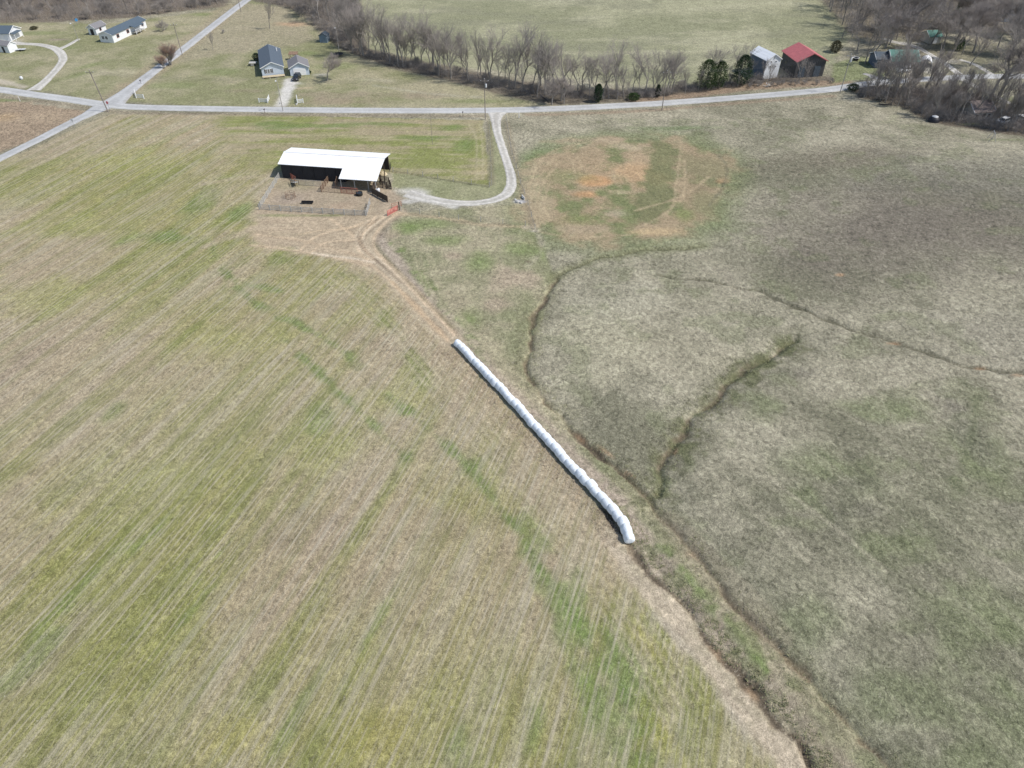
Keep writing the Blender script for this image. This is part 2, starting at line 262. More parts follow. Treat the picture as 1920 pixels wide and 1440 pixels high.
# barn lot, dirt tracks
lot = inside([(478, 400), (520, 330), (640, 330), (720, 345), (745, 362), (760, 375), (720, 400), (695, 425), (480, 405)], 8)
paint(edge(lot, .8, 1), mixc((.30, .25, .175), (.36, .29, .215), n1), (0, .35, .2, .2)); paint(blot(555, 345, 7, 4) * .5, (.235, .225, .13)); paint(blot(640, 385, 8, 3) * .5, (.36, .27, .19))
paint(blot(490, 345, 4, 10, -25) * .6, (.34, .285, .2)); paint(blot(540, 375, 4, 3) * .5, (.28, .23, .19))
apron = inside([(478, 405), (690, 408), (730, 392), (740, 402), (700, 440), (690, 495), (600, 478), (540, 470), (470, 450)], 8)
paint(sm(-3, 2, apron + warp * 5 + (n1 - .5) * 5), mixc((.35, .285, .20), (.42, .335, .235), n1), (0, .35, .3, .0))
paint(blot(430, 350, 5, 10, -30) * .5, (.33, .285, .19)); paint(blot(445, 440, 10, 3) * .5, (.33, .265, .18))
for q, ww in [([(745, 398), (705, 420), (682, 450), (690, 480), (740, 525), (800, 585), (848, 640)], 4.2)]:
    paint(line(q, ww, .7, 1) * .85, (.40, .33, .235), (0, .25, .4, 0))
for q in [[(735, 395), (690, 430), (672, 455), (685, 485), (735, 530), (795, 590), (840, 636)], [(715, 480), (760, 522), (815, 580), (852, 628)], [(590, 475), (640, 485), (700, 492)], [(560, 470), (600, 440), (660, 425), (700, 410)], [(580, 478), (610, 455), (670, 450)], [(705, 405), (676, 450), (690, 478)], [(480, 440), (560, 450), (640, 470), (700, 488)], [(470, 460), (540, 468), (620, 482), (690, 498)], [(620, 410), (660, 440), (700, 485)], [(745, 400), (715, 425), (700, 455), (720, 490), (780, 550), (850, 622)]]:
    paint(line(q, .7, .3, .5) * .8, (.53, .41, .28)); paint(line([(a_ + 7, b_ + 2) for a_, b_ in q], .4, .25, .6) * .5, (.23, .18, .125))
paint(line([(735, 528), (790, 588), (840, 640)], .8, .4, 1) * .5, (.43, .31, .19))
paint(line([(700, 455), (740, 500), (800, 565), (850, 615)], .5, .3, .8) * .6, (.17, .155, .09))
paint(line([(740, 400), (820, 408), (900, 420), (985, 425)], 1.4, .6, 1.5) * .55, (.43, .33, .22)); paint(line([(770, 402), (850, 415), (960, 422)], .5, .3, .8) * .6, DARK * 1.4)
paint(line([(985, 425), (1005, 432), (1015, 470), (990, 500)], 1.2, .8, 2) * .5, (.40, .35, .27)); paint(blot(990, 490, 1.3, .9) * .8, (.16, .12, .09))
paint(line([(735, 320), (780, 328), (850, 340), (915, 350)], .8, .3, .6) * .6, (.14, .135, .08))
paint(line([(916, 228), (921, 290), (922, 345)], 1.3, .4, .6) * .6, (.19, .165, .115)); paint(line([(950, 228), (960, 280), (975, 330), (990, 380), (1000, 425)], 1.5, .5, .8) * .5, (.27, .225, .155))
for q in [[(880, 235), (893, 260), (893, 335)], [(900, 232), (905, 280), (905, 335)]]: paint(line(q, .6, .3, .4) * .5, (.38, .34, .22))
paint(blot(900, 320, 5, 5) * .5, (.36, .29, .18))
for q, ww, a_ in [([(385, 462), (430, 445), (490, 425), (560, 420)], 2.0, .6), ([(380, 345), (440, 335), (510, 328)], 1.6, .5), ([(400, 400), (420, 370), (440, 350)], .8, .5), ([(410, 405), (428, 378), (446, 356)], .6, .5), ([(478, 410), (482, 380), (505, 335)], 2.2, .55)]: paint(line(q, ww, .7, 1.2) * a_, (.37, .305, .215))
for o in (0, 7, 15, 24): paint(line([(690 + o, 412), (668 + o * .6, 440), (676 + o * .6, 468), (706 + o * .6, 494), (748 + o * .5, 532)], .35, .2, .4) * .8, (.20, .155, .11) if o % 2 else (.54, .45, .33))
paint(line([(586, 474), (620, 480), (660, 484), (700, 492)], .7, .3, .6) * .8, (.60, .51, .39)); paint(line([(560, 440), (600, 432), (650, 428), (700, 418)], .5, .3, .6) * .6, (.50, .38, .25))
paint(blot(520, 404, 5, .8) * .5, GREEN * 1.2); paint(blot(620, 404, 7, .7) * .6, GREEN * 1.1); paint(blot(560, 440, 6, 1.5) * .4, (.28, .24, .16)); paint(blot(640, 460, 5, 2) * .4, (.30, .245, .17))
# gravel spread
paint(blot(780, 360, 5.5, 2.6, -18, .7) * .95, GRAV, (0, 0, 1, 0)); paint(line([(760, 378), (800, 376), (850, 386)], 2.2, .8, 1.2) * .8, GRAV * .92, (0, 0, 1, 0))
paint(blot(538, 168, 2.6, 5, -15, .8) * .9, GRAV * 1.05, (0, 0, 1, 0)); paint(blot(550, 156, 4, 2.6, 0, .8) * .8, GRAV, (0, 0, 1, 0)); paint(line([(545, 150), (535, 180), (528, 196)], 3.4, 1, 1) * .9, GRAV * 1.05, (0, 0, 1, 0)); paint(blot(600, 140, 4, 2) * .5, GRAV * .8, (0, 0, .5, 0)); paint(blot(575, 165, 3.5, .9, 15) * .6, (.42, .33, .22))
paint(blot(975, 378, 1.7, 1.1, 0, .5) * .9, (.42, .42, .44), (0, 0, 1, 0)); paint(blot(1002, 433, 1.8, .6) * .5, GRAV * .8)
paint(line([(-60, 138), (0, 152), (45, 163)], 2.8, .6, 1) * .8, (.44, .39, .31), (0, 0, 1, 0))
paint(blot(20, 80, 3, 4) * .6, GRAV * .8, (0, 0, .8, 0)); paint(blot(110, 74, 6, 1.4, 0) * .7, (.24, .20, .16))
for q in [(1740, 130, 9, 5), (1760, 115, 7, 3)]: paint(blot(*q) * .65, GRAV * .75, (0, 0, .8, 0))
paint(blot(1905, 228, 7, 3.5) * .8, GRAV * .95, (0, 0, 1, 0)); paint(blot(1700, 80, 7, 1.5, -12) * .8, GRAV * .9, (0, 0, 1, 0)); paint(blot(1640, 150, 5, 2) * .6, GRAV * .9, (0, 0, 1, 0))
# road verges
rs = smooth(W([(0, 181), (120, 196), (200, 208), (260, 212), (400, 214), (600, 216), (800, 217), (905, 218)]), 4); paint(sm(1.6, .3, dist(rs, 6) + warp) * .6, (.24, .195, .14))
rn = smooth(W([(990, 215), (1060, 214), (1200, 208), (1350, 196), (1480, 186), (1560, 180)]), 4); paint(sm(1.7, .3, dist(rn, 6) + warp) * .7, (.27, .205, .145))
paint(line([(208, 212), (100, 262), (0, 312), (-150, 380)], 3, 1, 1) * .5, (.31, .27, .18))
# litter under trees
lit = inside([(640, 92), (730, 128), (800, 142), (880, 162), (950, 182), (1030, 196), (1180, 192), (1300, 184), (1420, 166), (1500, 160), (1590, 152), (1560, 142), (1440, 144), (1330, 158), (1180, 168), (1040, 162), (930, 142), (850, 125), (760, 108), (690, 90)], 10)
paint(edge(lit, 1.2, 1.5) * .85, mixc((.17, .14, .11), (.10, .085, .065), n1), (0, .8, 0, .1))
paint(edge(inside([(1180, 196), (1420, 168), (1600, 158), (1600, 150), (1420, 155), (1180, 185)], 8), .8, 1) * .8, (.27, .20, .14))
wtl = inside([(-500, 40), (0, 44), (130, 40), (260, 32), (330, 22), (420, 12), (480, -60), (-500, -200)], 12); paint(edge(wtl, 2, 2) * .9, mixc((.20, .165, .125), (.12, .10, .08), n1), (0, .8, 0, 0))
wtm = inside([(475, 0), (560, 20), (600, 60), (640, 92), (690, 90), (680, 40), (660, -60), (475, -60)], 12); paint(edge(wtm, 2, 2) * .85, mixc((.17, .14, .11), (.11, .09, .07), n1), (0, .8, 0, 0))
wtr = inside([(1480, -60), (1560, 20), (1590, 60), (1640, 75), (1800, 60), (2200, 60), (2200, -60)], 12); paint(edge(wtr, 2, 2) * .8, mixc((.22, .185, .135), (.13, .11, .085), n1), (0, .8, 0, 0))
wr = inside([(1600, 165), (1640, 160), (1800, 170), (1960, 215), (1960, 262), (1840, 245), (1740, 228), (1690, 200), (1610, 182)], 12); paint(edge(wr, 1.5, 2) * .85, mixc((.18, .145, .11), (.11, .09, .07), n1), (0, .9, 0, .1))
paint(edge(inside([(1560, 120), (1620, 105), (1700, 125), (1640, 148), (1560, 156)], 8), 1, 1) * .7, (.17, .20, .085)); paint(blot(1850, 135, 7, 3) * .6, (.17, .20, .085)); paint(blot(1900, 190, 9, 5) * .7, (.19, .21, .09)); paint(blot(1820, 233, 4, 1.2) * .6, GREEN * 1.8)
paint(blot(1890, 262, 10, 1.6) * .5, (.17, .20, .09)); paint(blot(1700, 100, 30, 10) * .3, (.22, .19, .13))
# ditches: brown soil and a broken dark core in the bed, rank growth on the banks
for d, s_, k_ in ((dA, .8, .9), (dB, .55, .8), (dC, .8, .9)):
    paint(sm(3.0, .8, d + warp * 4) * sm(.3, .6, n3) * .4 * k_, (.17, .165, .095)); paint(sm(s_ * .85, .1, d + warp * 1.6) * .7, (.17, .13, .085), (0, .4, 0, 0)); paint(sm(.36, .08, d + warp * .6) * sm(.3, .55, fbm(X, Y, 5, 161, 2)) * .75, (.075, .06, .045))
paint(sm(.7, .1, dD) * .8, DARK * 1.2); paint(sm(2.5, .5, dD) * .35, (.16, .17, .08)); paint(sm(.55, .1, dE + warp * .4) * .75, DARK * 1.1)
paint(sm(2.6, .4, dC) * sm(.5, .65, n3 * .5 + n1 * .5) * .45, GREEN * 1.2); paint(line([(1222, 915), (1255, 850), (1310, 780), (1380, 710), (1440, 668), (1500, 630)], 4.5, 2.2, 6) * sm(.35, .55, n3 * .6 + n1 * .4) * .7, (.125, .125, .072)); paint(line([(1262, 880), (1300, 815), (1350, 765), (1420, 705), (1480, 655)], 2.6, 1.6, 5) * sm(.42, .58, n3 * .5 + n1 * .5) * .6, (.115, .125, .06))
for q in [(1140, 848, 2.2, .45, -50), (1180, 885, 1.4, .3, -45), (1090, 818, 1.2, .3, -50), (1575, 515, 1.0, .6), (1577, 516, .8, .5), (1672, 643, 1.6, .6), (1680, 644, 1.2, .5), (1835, 690, 1.2, .55), (1838, 691, 1.0, .5), (1910, 703, 1.2, .4), (1268, 840, .4, 1.3, -20)]: paint(blot(*q) * .6, (.36, .235, .14))
for q in [(1345, 1225, .7, 1.6, 30), (1410, 1300, .7, 1.2, 30), (1300, 1035, 1.2, .8)]: paint(blot(*q) * .6, (.30, .21, .13))
paint(blot(1690, 648, .9, .4) * .8, DARK * .7); paint(blot(1585, 512, .5, .4) * .7, DARK)
paint(sm(2.2, 1.2, np.abs(dist(smooth(W([(1260, 975), (1330, 1050), (1400, 1120), (1460, 1190)]), 3), 8) - 0)) * .5, (.24, .21, .15))

me = bpy.data.meshes.new('ground')
ii = np.arange(NX * NY).reshape(NY, NX); F_ = np.stack([ii[:-1, :-1], ii[:-1, 1:], ii[1:, 1:], ii[1:, :-1]], -1).reshape(-1, 4)
me.vertices.add(len(X)); me.vertices.foreach_set('co', np.stack([X, Y, Z], 1).astype(np.float32).ravel())
me.loops.add(F_.size); me.loops.foreach_set('vertex_index', F_.ravel().astype(np.int32))
me.polygons.add(len(F_)); me.polygons.foreach_set('loop_start', np.arange(0, F_.size, 4, dtype=np.int32))
me.polygons.foreach_set('use_smooth', np.ones(len(F_), bool)); me.update(calc_edges=True)
for nm, arr in (('cover', np.c_[col, np.ones(len(X))]), ('kind_mix', K)):
    a = me.attributes.new(nm, 'FLOAT_COLOR', 'POINT'); a.data.foreach_set('color', arr.astype(np.float32).ravel())
ground = bpy.data.objects.new('ground', me); C.objects.link(ground); ground['kind'] = 'structure'
def gz(x, y):   # height of the built mesh at a spot
    i = min(max(np.searchsorted(gx, x) - 1, 0), NX - 2); j = min(max(np.searchsorted(gy, y) - 1, 0), NY - 2)
    tx = (x - gx[i]) / (gx[i + 1] - gx[i]); ty = (y - gy[j]) / (gy[j + 1] - gy[j]); z = Z.reshape(NY, NX)
    return float((z[j, i] * (1 - tx) + z[j, i + 1] * tx) * (1 - ty) + (z[j + 1, i] * (1 - tx) + z[j + 1, i + 1] * tx) * ty)

# ------------------------------------------------------------------ materials
class NB:
    def __init__(s, name):
        s.m = bpy.data.materials.new(name); s.m.use_nodes = True; s.t = s.m.node_tree; s.n = s.t.nodes; s.b = s.n['Principled BSDF']; s.b.inputs['Specular IOR Level'].default_value = .3
    def add(s, t, **k):
        n = s.n.new(t)
        for a, v in k.items(): setattr(n, a, v)
        return n
    def link(s, a, b): s.t.links.new(a, b)
    def noise(s, vec, scale, detail=4, rough=.55):
        n = s.add('ShaderNodeTexNoise'); n.inputs['Scale'].default_value = scale; n.inputs['Detail'].default_value = detail; n.inputs['Roughness'].default_value = rough
        if vec is not None: s.link(vec, n.inputs['Vector'])
        return n.outputs[0]
    def ramp(s, v, a, b, lo=0., hi=1.):
        n = s.add('ShaderNodeMapRange'); n.inputs[1].default_value = a; n.inputs[2].default_value = b; n.inputs[3].default_value = lo; n.inputs[4].default_value = hi; s.link(v, n.inputs[0]); return n.outputs[0]
    def math(s, op, a, b=None):
        n = s.add('ShaderNodeMath', operation=op)
        for i, q in enumerate((a, b)):
            if q is None: continue
            if isinstance(q, (int, float)): n.inputs[i].default_value = q
            else: s.link(q, n.inputs[i])
        return n.outputs[0]
    def mix(s, f, a, b, blend='MIX'):
        n = s.add('ShaderNodeMix', data_type='RGBA', blend_type=blend)
        for k, q in ((0, f), (6, a), (7, b)):
            if isinstance(q, (int, float)): n.inputs[k].default_value = q
            elif isinstance(q, tuple): n.inputs[k].default_value = (*q, 1) if len(q) == 3 else q
            else: s.link(q, n.inputs[k])
        return n.outputs[2]
    def mapping(s, vec, rot=(0, 0, 0), scale=(1, 1, 1)):
        n = s.add('ShaderNodeMapping'); n.inputs['Rotation'].default_value = rot; n.inputs['Scale'].default_value = scale; s.link(vec, n.inputs[0]); return n.outputs[0]
    def bump(s, h, st, d):
        n = s.add('ShaderNodeBump'); n.inputs['Strength'].default_value = st; n.inputs['Distance'].default_value = d; s.link(h, n.inputs['Height']); s.link(n.outputs[0], s.b.inputs['Normal'])

def ground_material():
    g = NB('field_ground'); g.b.inputs['Roughness'].default_value = .95; g.b.inputs['Specular IOR Level'].default_value = .1
    pos = g.add('ShaderNodeNewGeometry').outputs['Position']
    cov = g.add('ShaderNodeAttribute', attribute_name='cover').outputs['Color']
    kk = g.add('ShaderNodeSeparateColor'); ka = g.add('ShaderNodeAttribute', attribute_name='kind_mix'); g.link(ka.outputs['Color'], kk.inputs[0])
    rows, tuft, grav = kk.outputs[0], kk.outputs[1], kk.outputs[2]; fleck = ka.outputs['Alpha']
    flat = g.mapping(pos, scale=(1, 1, .2))
    a = g.noise(flat, 1.5, 7, .68); b = g.noise(flat, 6.5, 4, .7); c_ = g.noise(flat, .33, 5, .6)
    # tufty dead grass: dark gaps and pale tips
    warpv = g.add('ShaderNodeVectorMath', operation='ADD')
    nz = g.add('ShaderNodeTexNoise'); nz.inputs['Scale'].default_value = 1.1; nz.inputs['Detail'].default_value = 3; g.link(flat, nz.inputs['Vector'])
    sc_ = g.add('ShaderNodeVectorMath', operation='SCALE'); sc_.inputs['Scale'].default_value = 2.2; g.link(nz.outputs['Color'], sc_.inputs[0])
    g.link(flat, warpv.inputs[0]); g.link(sc_.outputs[0], warpv.inputs[1])
    tn = g.noise(g.mapping(warpv.outputs[0], rot=(0, 0, R(35)), scale=(1, .5, 1)), 1.7, 6, .78)
    tv = g.ramp(tn, .34, .66, .45, 1.6)
    m1 = g.add('ShaderNodeMix', data_type='FLOAT'); g.link(tuft, m1.inputs[0]); m1.inputs[2].default_value = 1; g.link(tv, m1.inputs[3])
    fine = g.ramp(b, .3, .7, .62, 1.38); mid_ = g.ramp(a, .3, .7, .72, 1.30); big = g.ramp(c_, .3, .7, .88, 1.12)
    v = g.math('MULTIPLY', g.math('MULTIPLY', m1.outputs[0], fine), g.math('MULTIPLY', mid_, big))
    # drilled rows: pale stubble lines with green between
    rv = g.mapping(pos, rot=(0, 0, ra), scale=(1, 1, 1))
    r1 = g.noise(g.mapping(rv, scale=(1.6, .05, .1)), 1, 3, .6)
    r2 = g.noise(g.mapping(rv, scale=(.55, .012, .1)), 1, 3, .6)
    sepx = g.add('ShaderNodeSeparateXYZ'); g.link(rv, sepx.inputs[0])
    wob = g.math('MULTIPLY', g.noise(g.mapping(rv, scale=(.2, .05, .1)), 1, 2), 1.2)
    drill = g.math('SINE', g.math('MULTIPLY', g.math('ADD', sepx.outputs[0], wob), 2 * math.pi / .76))
    brk = g.ramp(g.noise(g.mapping(rv, scale=(.5, .25, .1)), 1, 4, .6), .42, .62, 0, 1)
    dl = g.math('MULTIPLY', g.math('MULTIPLY', g.ramp(drill, .2, 1, 0, 1), brk), rows)
    colr = g.mix(1.0, cov, v, 'MULTIPLY')
    gl = g.math('MULTIPLY', g.math('MULTIPLY', g.ramp(r2, .49, .60, 0, .38), rows), g.ramp(a, .35, .6, .3, 1)); colr = g.mix(gl, colr, g.mix(b, (.12, .14, .04), (.20, .215, .075)))
    pl = g.math('MULTIPLY', g.math('MULTIPLY', g.ramp(r1, .52, .64, 0, .48), rows), g.ramp(b, .3, .6, .2, 1)); colr = g.mix(pl, colr, (.47, .42, .33))
    colr = g.mix(g.math('MULTIPLY', dl, .44), colr, (.50, .44, .33))
    # single green blades / clover and bleached straw flecks
    gf = g.math('MULTIPLY', g.ramp(g.noise(flat, 3.1, 6, .75), .56, .68, 0, .55), fleck); colr = g.mix(gf, colr, (.12, .17, .045))
    wf = g.math('MULTIPLY', g.ramp(g.noise(g.mapping(warpv.outputs[0], rot=(0, 0, R(-40)), scale=(1, .3, 1)), 4.5, 4, .72), .60, .70, 0, .6), g.ramp(tuft, 0, .4, .0, 1)); colr = g.mix(wf, colr, (.60, .55, .44))
    dk_ = g.math('MULTIPLY', g.ramp(g.noise(g.mapping(warpv.outputs[0], rot=(0, 0, R(20)), scale=(1, .6, 1)), 3.2, 4, .7), .60, .70, 0, .55), g.ramp(tuft, .3, 1, .1, 1)); colr = g.mix(dk_, colr, (.085, .085, .05))
    g.link(colr, g.b.inputs['Base Color'])
    hh = g.math('ADD', g.math('MULTIPLY', tn, tuft), g.math('ADD', g.math('MULTIPLY', b, .25), g.math('MULTIPLY', dl, .12)))
    g.bump(hh, .75, .35)
    return g.m
ground.data.materials.append(ground_material())

def mat(name, c, rough=.7, var=.12, scale=3, bump=0, bscale=None, metal=0, spec=.3, streak=None, c2=None, ribs=None):
    g = NB(name); g.b.inputs['Roughness'].default_value = rough; g.b.inputs['Metallic'].default_value = metal; g.b.inputs['Specular IOR Level'].default_value = spec
    o = g.add('ShaderNodeTexCoord').outputs['Object']
    v = g.mapping(o, scale=streak or (1, 1, 1)); n = g.noise(v, scale, 5, .6)
    f = g.ramp(n, .3, .7, 1 - var, 1 + var); base = g.mix(1.0, (*c, 1), f, 'MULTIPLY')
    if c2: base = g.mix(g.ramp(g.noise(v, scale * .4, 4), .48, .62, 0, 1), base, (*c2, 1))
    h = n
    if ribs:
        ax, per, amt = ribs
        s = g.add('ShaderNodeSeparateXYZ'); g.link(o, s.inputs[0])
        wv = g.ramp(g.math('SINE', g.math('MULTIPLY', s.outputs[ax], 2 * math.pi / per)), .6, 1, 0, 1)
        base = g.mix(g.math('MULTIPLY', wv, amt), base, (c[0] * .45, c[1] * .45, c[2] * .45, 1)); h = g.math('ADD', g.math('MULTIPLY', n, .3), wv)
    g.link(base, g.b.inputs['Base Color'])
    if bump or ribs: g.bump(h, bump or .4, .05)
    return g.m
M = dict(
    asphalt=mat('worn_asphalt', (.46, .46, .45), .9, .13, .8, .3), asphalt2=mat('old_lane_asphalt', (.43, .43, .43), .9, .12, .7, .3),
    gravel=mat('gravel', (.47, .455, .42), .95, .25, 2.2, .8),
    white_roof=mat('white_sheet_roof', (.86, .87, .88), .45, .04, 2, ribs=(0, .9, .12)), shade_wall=mat('shade_black_boards', (.035, .035, .04), .8, .4, 3, streak=(4, 4, .3), ribs=(0, .35, .4)),
    wood_dark=mat('creosoted_wood', (.09, .07, .055), .85, .3, 4), wood_grey=mat('weathered_wood', (.44, .43, .40), .85, .25, 5, streak=(1, 1, 4)), wood_brown=mat('brown_boards', (.24, .16, .11), .85, .3, 4),
    barn_grey=mat('grey_barn_boards', (.085, .085, .085), .85, .4, 2.5, streak=(3, 3, .2), ribs=(0, .3, .4)), red_roof=mat('red_sheet_roof', (.50, .15, .15), .5, .15, 1.2, ribs=(1, .8, .25)),
    white_barn=mat('white_barn_sheet', (.70, .72, .73), .6, .1, 2, ribs=(0, .4, .2)), blue_and_shade_wall=mat('blue_grey_and_shade_sheet', (.12, .15, .20), .7, .15, 2, ribs=(1, .4, .3)),
    siding=mat('white_siding', (.78, .79, .80), .6, .05, 2, ribs=(2, .25, .15)), siding_shade=mat('shade_blue_siding', (.55, .62, .70), .6, .05, 2, ribs=(2, .25, .15)), siding_tan=mat('pale_tan_siding', (.55, .52, .46), .7, .08, 2, ribs=(2, .25, .15)),  # pale blue stands for white siding with its shade put into the colour
    trim=mat('white_trim', (.82, .82, .82), .5, .04), slate_roof=mat('blue_grey_shingles', (.095, .12, .15), .85, .2, 5, .3), dark_roof=mat('dark_blue_shingles', (.085, .115, .145), .85, .2, 5, .3),
    grey_roof=mat('grey_shingles', (.20, .195, .20), .85, .2, 5, .3), brown_roof=mat('brown_shingles', (.20, .165, .15), .9, .2, 4, .3), green_roof=mat('green_sheet_roof', (.075, .19, .155), .55, .12, 2, ribs=(0, .8, .25)),
    glass=mat('window_glass', (.03, .04, .05), .12, .1, spec=.6), door=mat('garage_door_white', (.85, .85, .85), .5, .04, ribs=(2, .5, .2)), dark=mat('dark_metal', (.03, .03, .035), .5, .2), rubber=mat('black_rubber', (.02, .02, .02), .85, .2),
    red=mat('red_painted_tube', (.55, .14, .12), .5, .2, 5), rust=mat('rusty_red_panel', (.38, .14, .10), .75, .3, 4), galv=mat('galvanised_steel', (.42, .43, .44), .45, .15, 5, metal=.5),
    pole=mat('pole_wood', (.24, .21, .19), .9, .2, 3, streak=(3, 3, .3)), pole_grey=mat('pale_pole_wood', (.33, .31, .29), .9, .2, 3, streak=(3, 3, .3)), lamp=mat('lamp_housing', (.65, .66, .68), .4, .05), wire=mat('wire', (.12, .12, .12), .6, .1),
    car_black=mat('black_car_paint', (.02, .022, .026), .25, .05, spec=.6), car_white=mat('white_car_paint', (.80, .80, .80), .3, .03, spec=.6), lens=mat('lamp_lens', (.7, .7, .7), .2, .03), red_lens=mat('red_lens', (.4, .02, .02), .3, .03),
    bark=mat('grey_bark', (.29, .265, .24), .9, .25, 2, streak=(3, 3, .5)), twig=mat('grey_brown_twigs', (.31, .275, .25), .9, .15, 1), twig_red=mat('reddish_twigs', (.34, .225, .17), .9, .15, 1), twig_dk=mat('dark_twigs', (.15, .125, .11), .9, .15, 1), bark_dk=mat('dark_bark', (.10, .085, .075), .9, .25, 2, streak=(3, 3, .5)),
    hay=mat('pale_straw', (.50, .42, .28), .95, .2, 3, .8), concrete=mat('pale_concrete', (.50, .49, .47), .9, .12, 2), blue=mat('blue_plastic', (.06, .22, .42), .4, .1), mesh=mat('black_mesh', (.018, .018, .02), .7, .2), water=mat('pond_water', (.035, .05, .07), .2, .1, spec=.5), sign_red=mat('sign_red', (.5, .03, .03), .5, .05), tin=mat('tin', (.55, .56, .57), .5, .1),
    shed_dark=mat('dark_shed_boards', (.08, .10, .12), .8, .3, 3), shed_blue=mat('faded_blue_boards', (.20, .26, .32), .8, .3, 3, streak=(3, 3, .3)), rock=mat('limestone', (.42, .41, .39), .9, .2, 2, .5))

def road_mat(name, c, edge_c, centre_c, track, gravelly):
    g = NB(name); g.b.inputs['Roughness'].default_value = .92; g.b.inputs['Specular IOR Level'].default_value = .15
    pos = g.add('ShaderNodeNewGeometry').outputs['Position']; lat = g.add('ShaderNodeAttribute', attribute_name='lateral').outputs['Fac']
    n = g.noise(pos, 1.1, 6, .7); nb = g.noise(pos, .12, 4, .6); lw = g.math('ADD', lat, g.math('MULTIPLY', g.math('SUBTRACT', g.noise(pos, .5, 3), .5), .5))
    base = g.mix(g.ramp(nb, .35, .65, 0, 1), tuple(v * .86 for v in c), tuple(v * 1.1 for v in c))
    tr = g.math('MULTIPLY', g.math('SUBTRACT', 1.0, g.math('MULTIPLY', g.math('ABSOLUTE', g.math('SUBTRACT', lw, .5)), 4.0)), track)
    base = g.mix(g.ramp(tr, 0, 1, 0, 1), base, tuple(min(1, v * 1.25) for v in c)); base = g.mix(g.ramp(lw, .25, 0, 0, .55), base, centre_c); base = g.mix(g.ramp(lw, .72, 1.0, 0, .75), base, edge_c)
    cr = g.noise(g.mapping(pos, scale=(1, 1, .1)), .9, 9, .8); base = g.mix(g.ramp(g.math('ABSOLUTE', g.math('SUBTRACT', cr, .5)), .008, .0, 0, .35 if not gravelly else 0), base, (.12, .12, .12))
    base = g.mix(1.0, base, g.ramp(n, .3, .7, .85 if not gravelly else .72, 1.12 if not gravelly else 1.28), 'MULTIPLY'); g.link(base, g.b.inputs['Base Color']); g.bump(n, .5, .04); return g.m
M['asphalt'] = road_mat('worn_asphalt_lane', (.44, .44, .43), (.36, .335, .29), (.40, .40, .39), .5, False); M['asphalt2'] = road_mat('old_asphalt_lane', (.42, .42, .415), (.34, .315, .27), (.38, .38, .37), .5, False)
M['gravel'] = road_mat('gravel_lane', (.46, .44, .40), (.36, .33, .26), (.40, .375, .32), .8, True)
def foliage_mat(name, c):
    g = NB(name); g.b.inputs['Roughness'].default_value = .8; o = g.add('ShaderNodeTexCoord').outputs['Object']
    n = g.noise(o, 1.3, 3); f = g.mix(g.ramp(n, .35, .65, 0, 1), (c[0] * .6, c[1] * .65, c[2] * .6), (c[0] * 1.5, c[1] * 1.45, c[2] * 1.4)); g.link(f, g.b.inputs['Base Color']); return g.m
M['cedar'] = foliage_mat('cedar_foliage', (.045, .075, .025)); M['cedar_dk'] = foliage_mat('dark_cedar_foliage', (.025, .05, .022)); M['pine'] = foliage_mat('pine_foliage', (.05, .10, .04)); M['bush'] = foliage_mat('brown_bush', (.09, .085, .05))
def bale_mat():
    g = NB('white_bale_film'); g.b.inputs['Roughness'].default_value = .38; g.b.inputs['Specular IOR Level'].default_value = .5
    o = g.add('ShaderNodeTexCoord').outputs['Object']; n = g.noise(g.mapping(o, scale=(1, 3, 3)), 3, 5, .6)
    g.link(g.mix(g.ramp(n, .3, .7, 0, 1), (.70, .77, .83), (.94, .955, .965)), g.b.inputs['Base Color']); g.bump(n, .6, .08); return g.m  # blue-grey patches put the shading of the folds into the film colour
M['film'] = bale_mat()

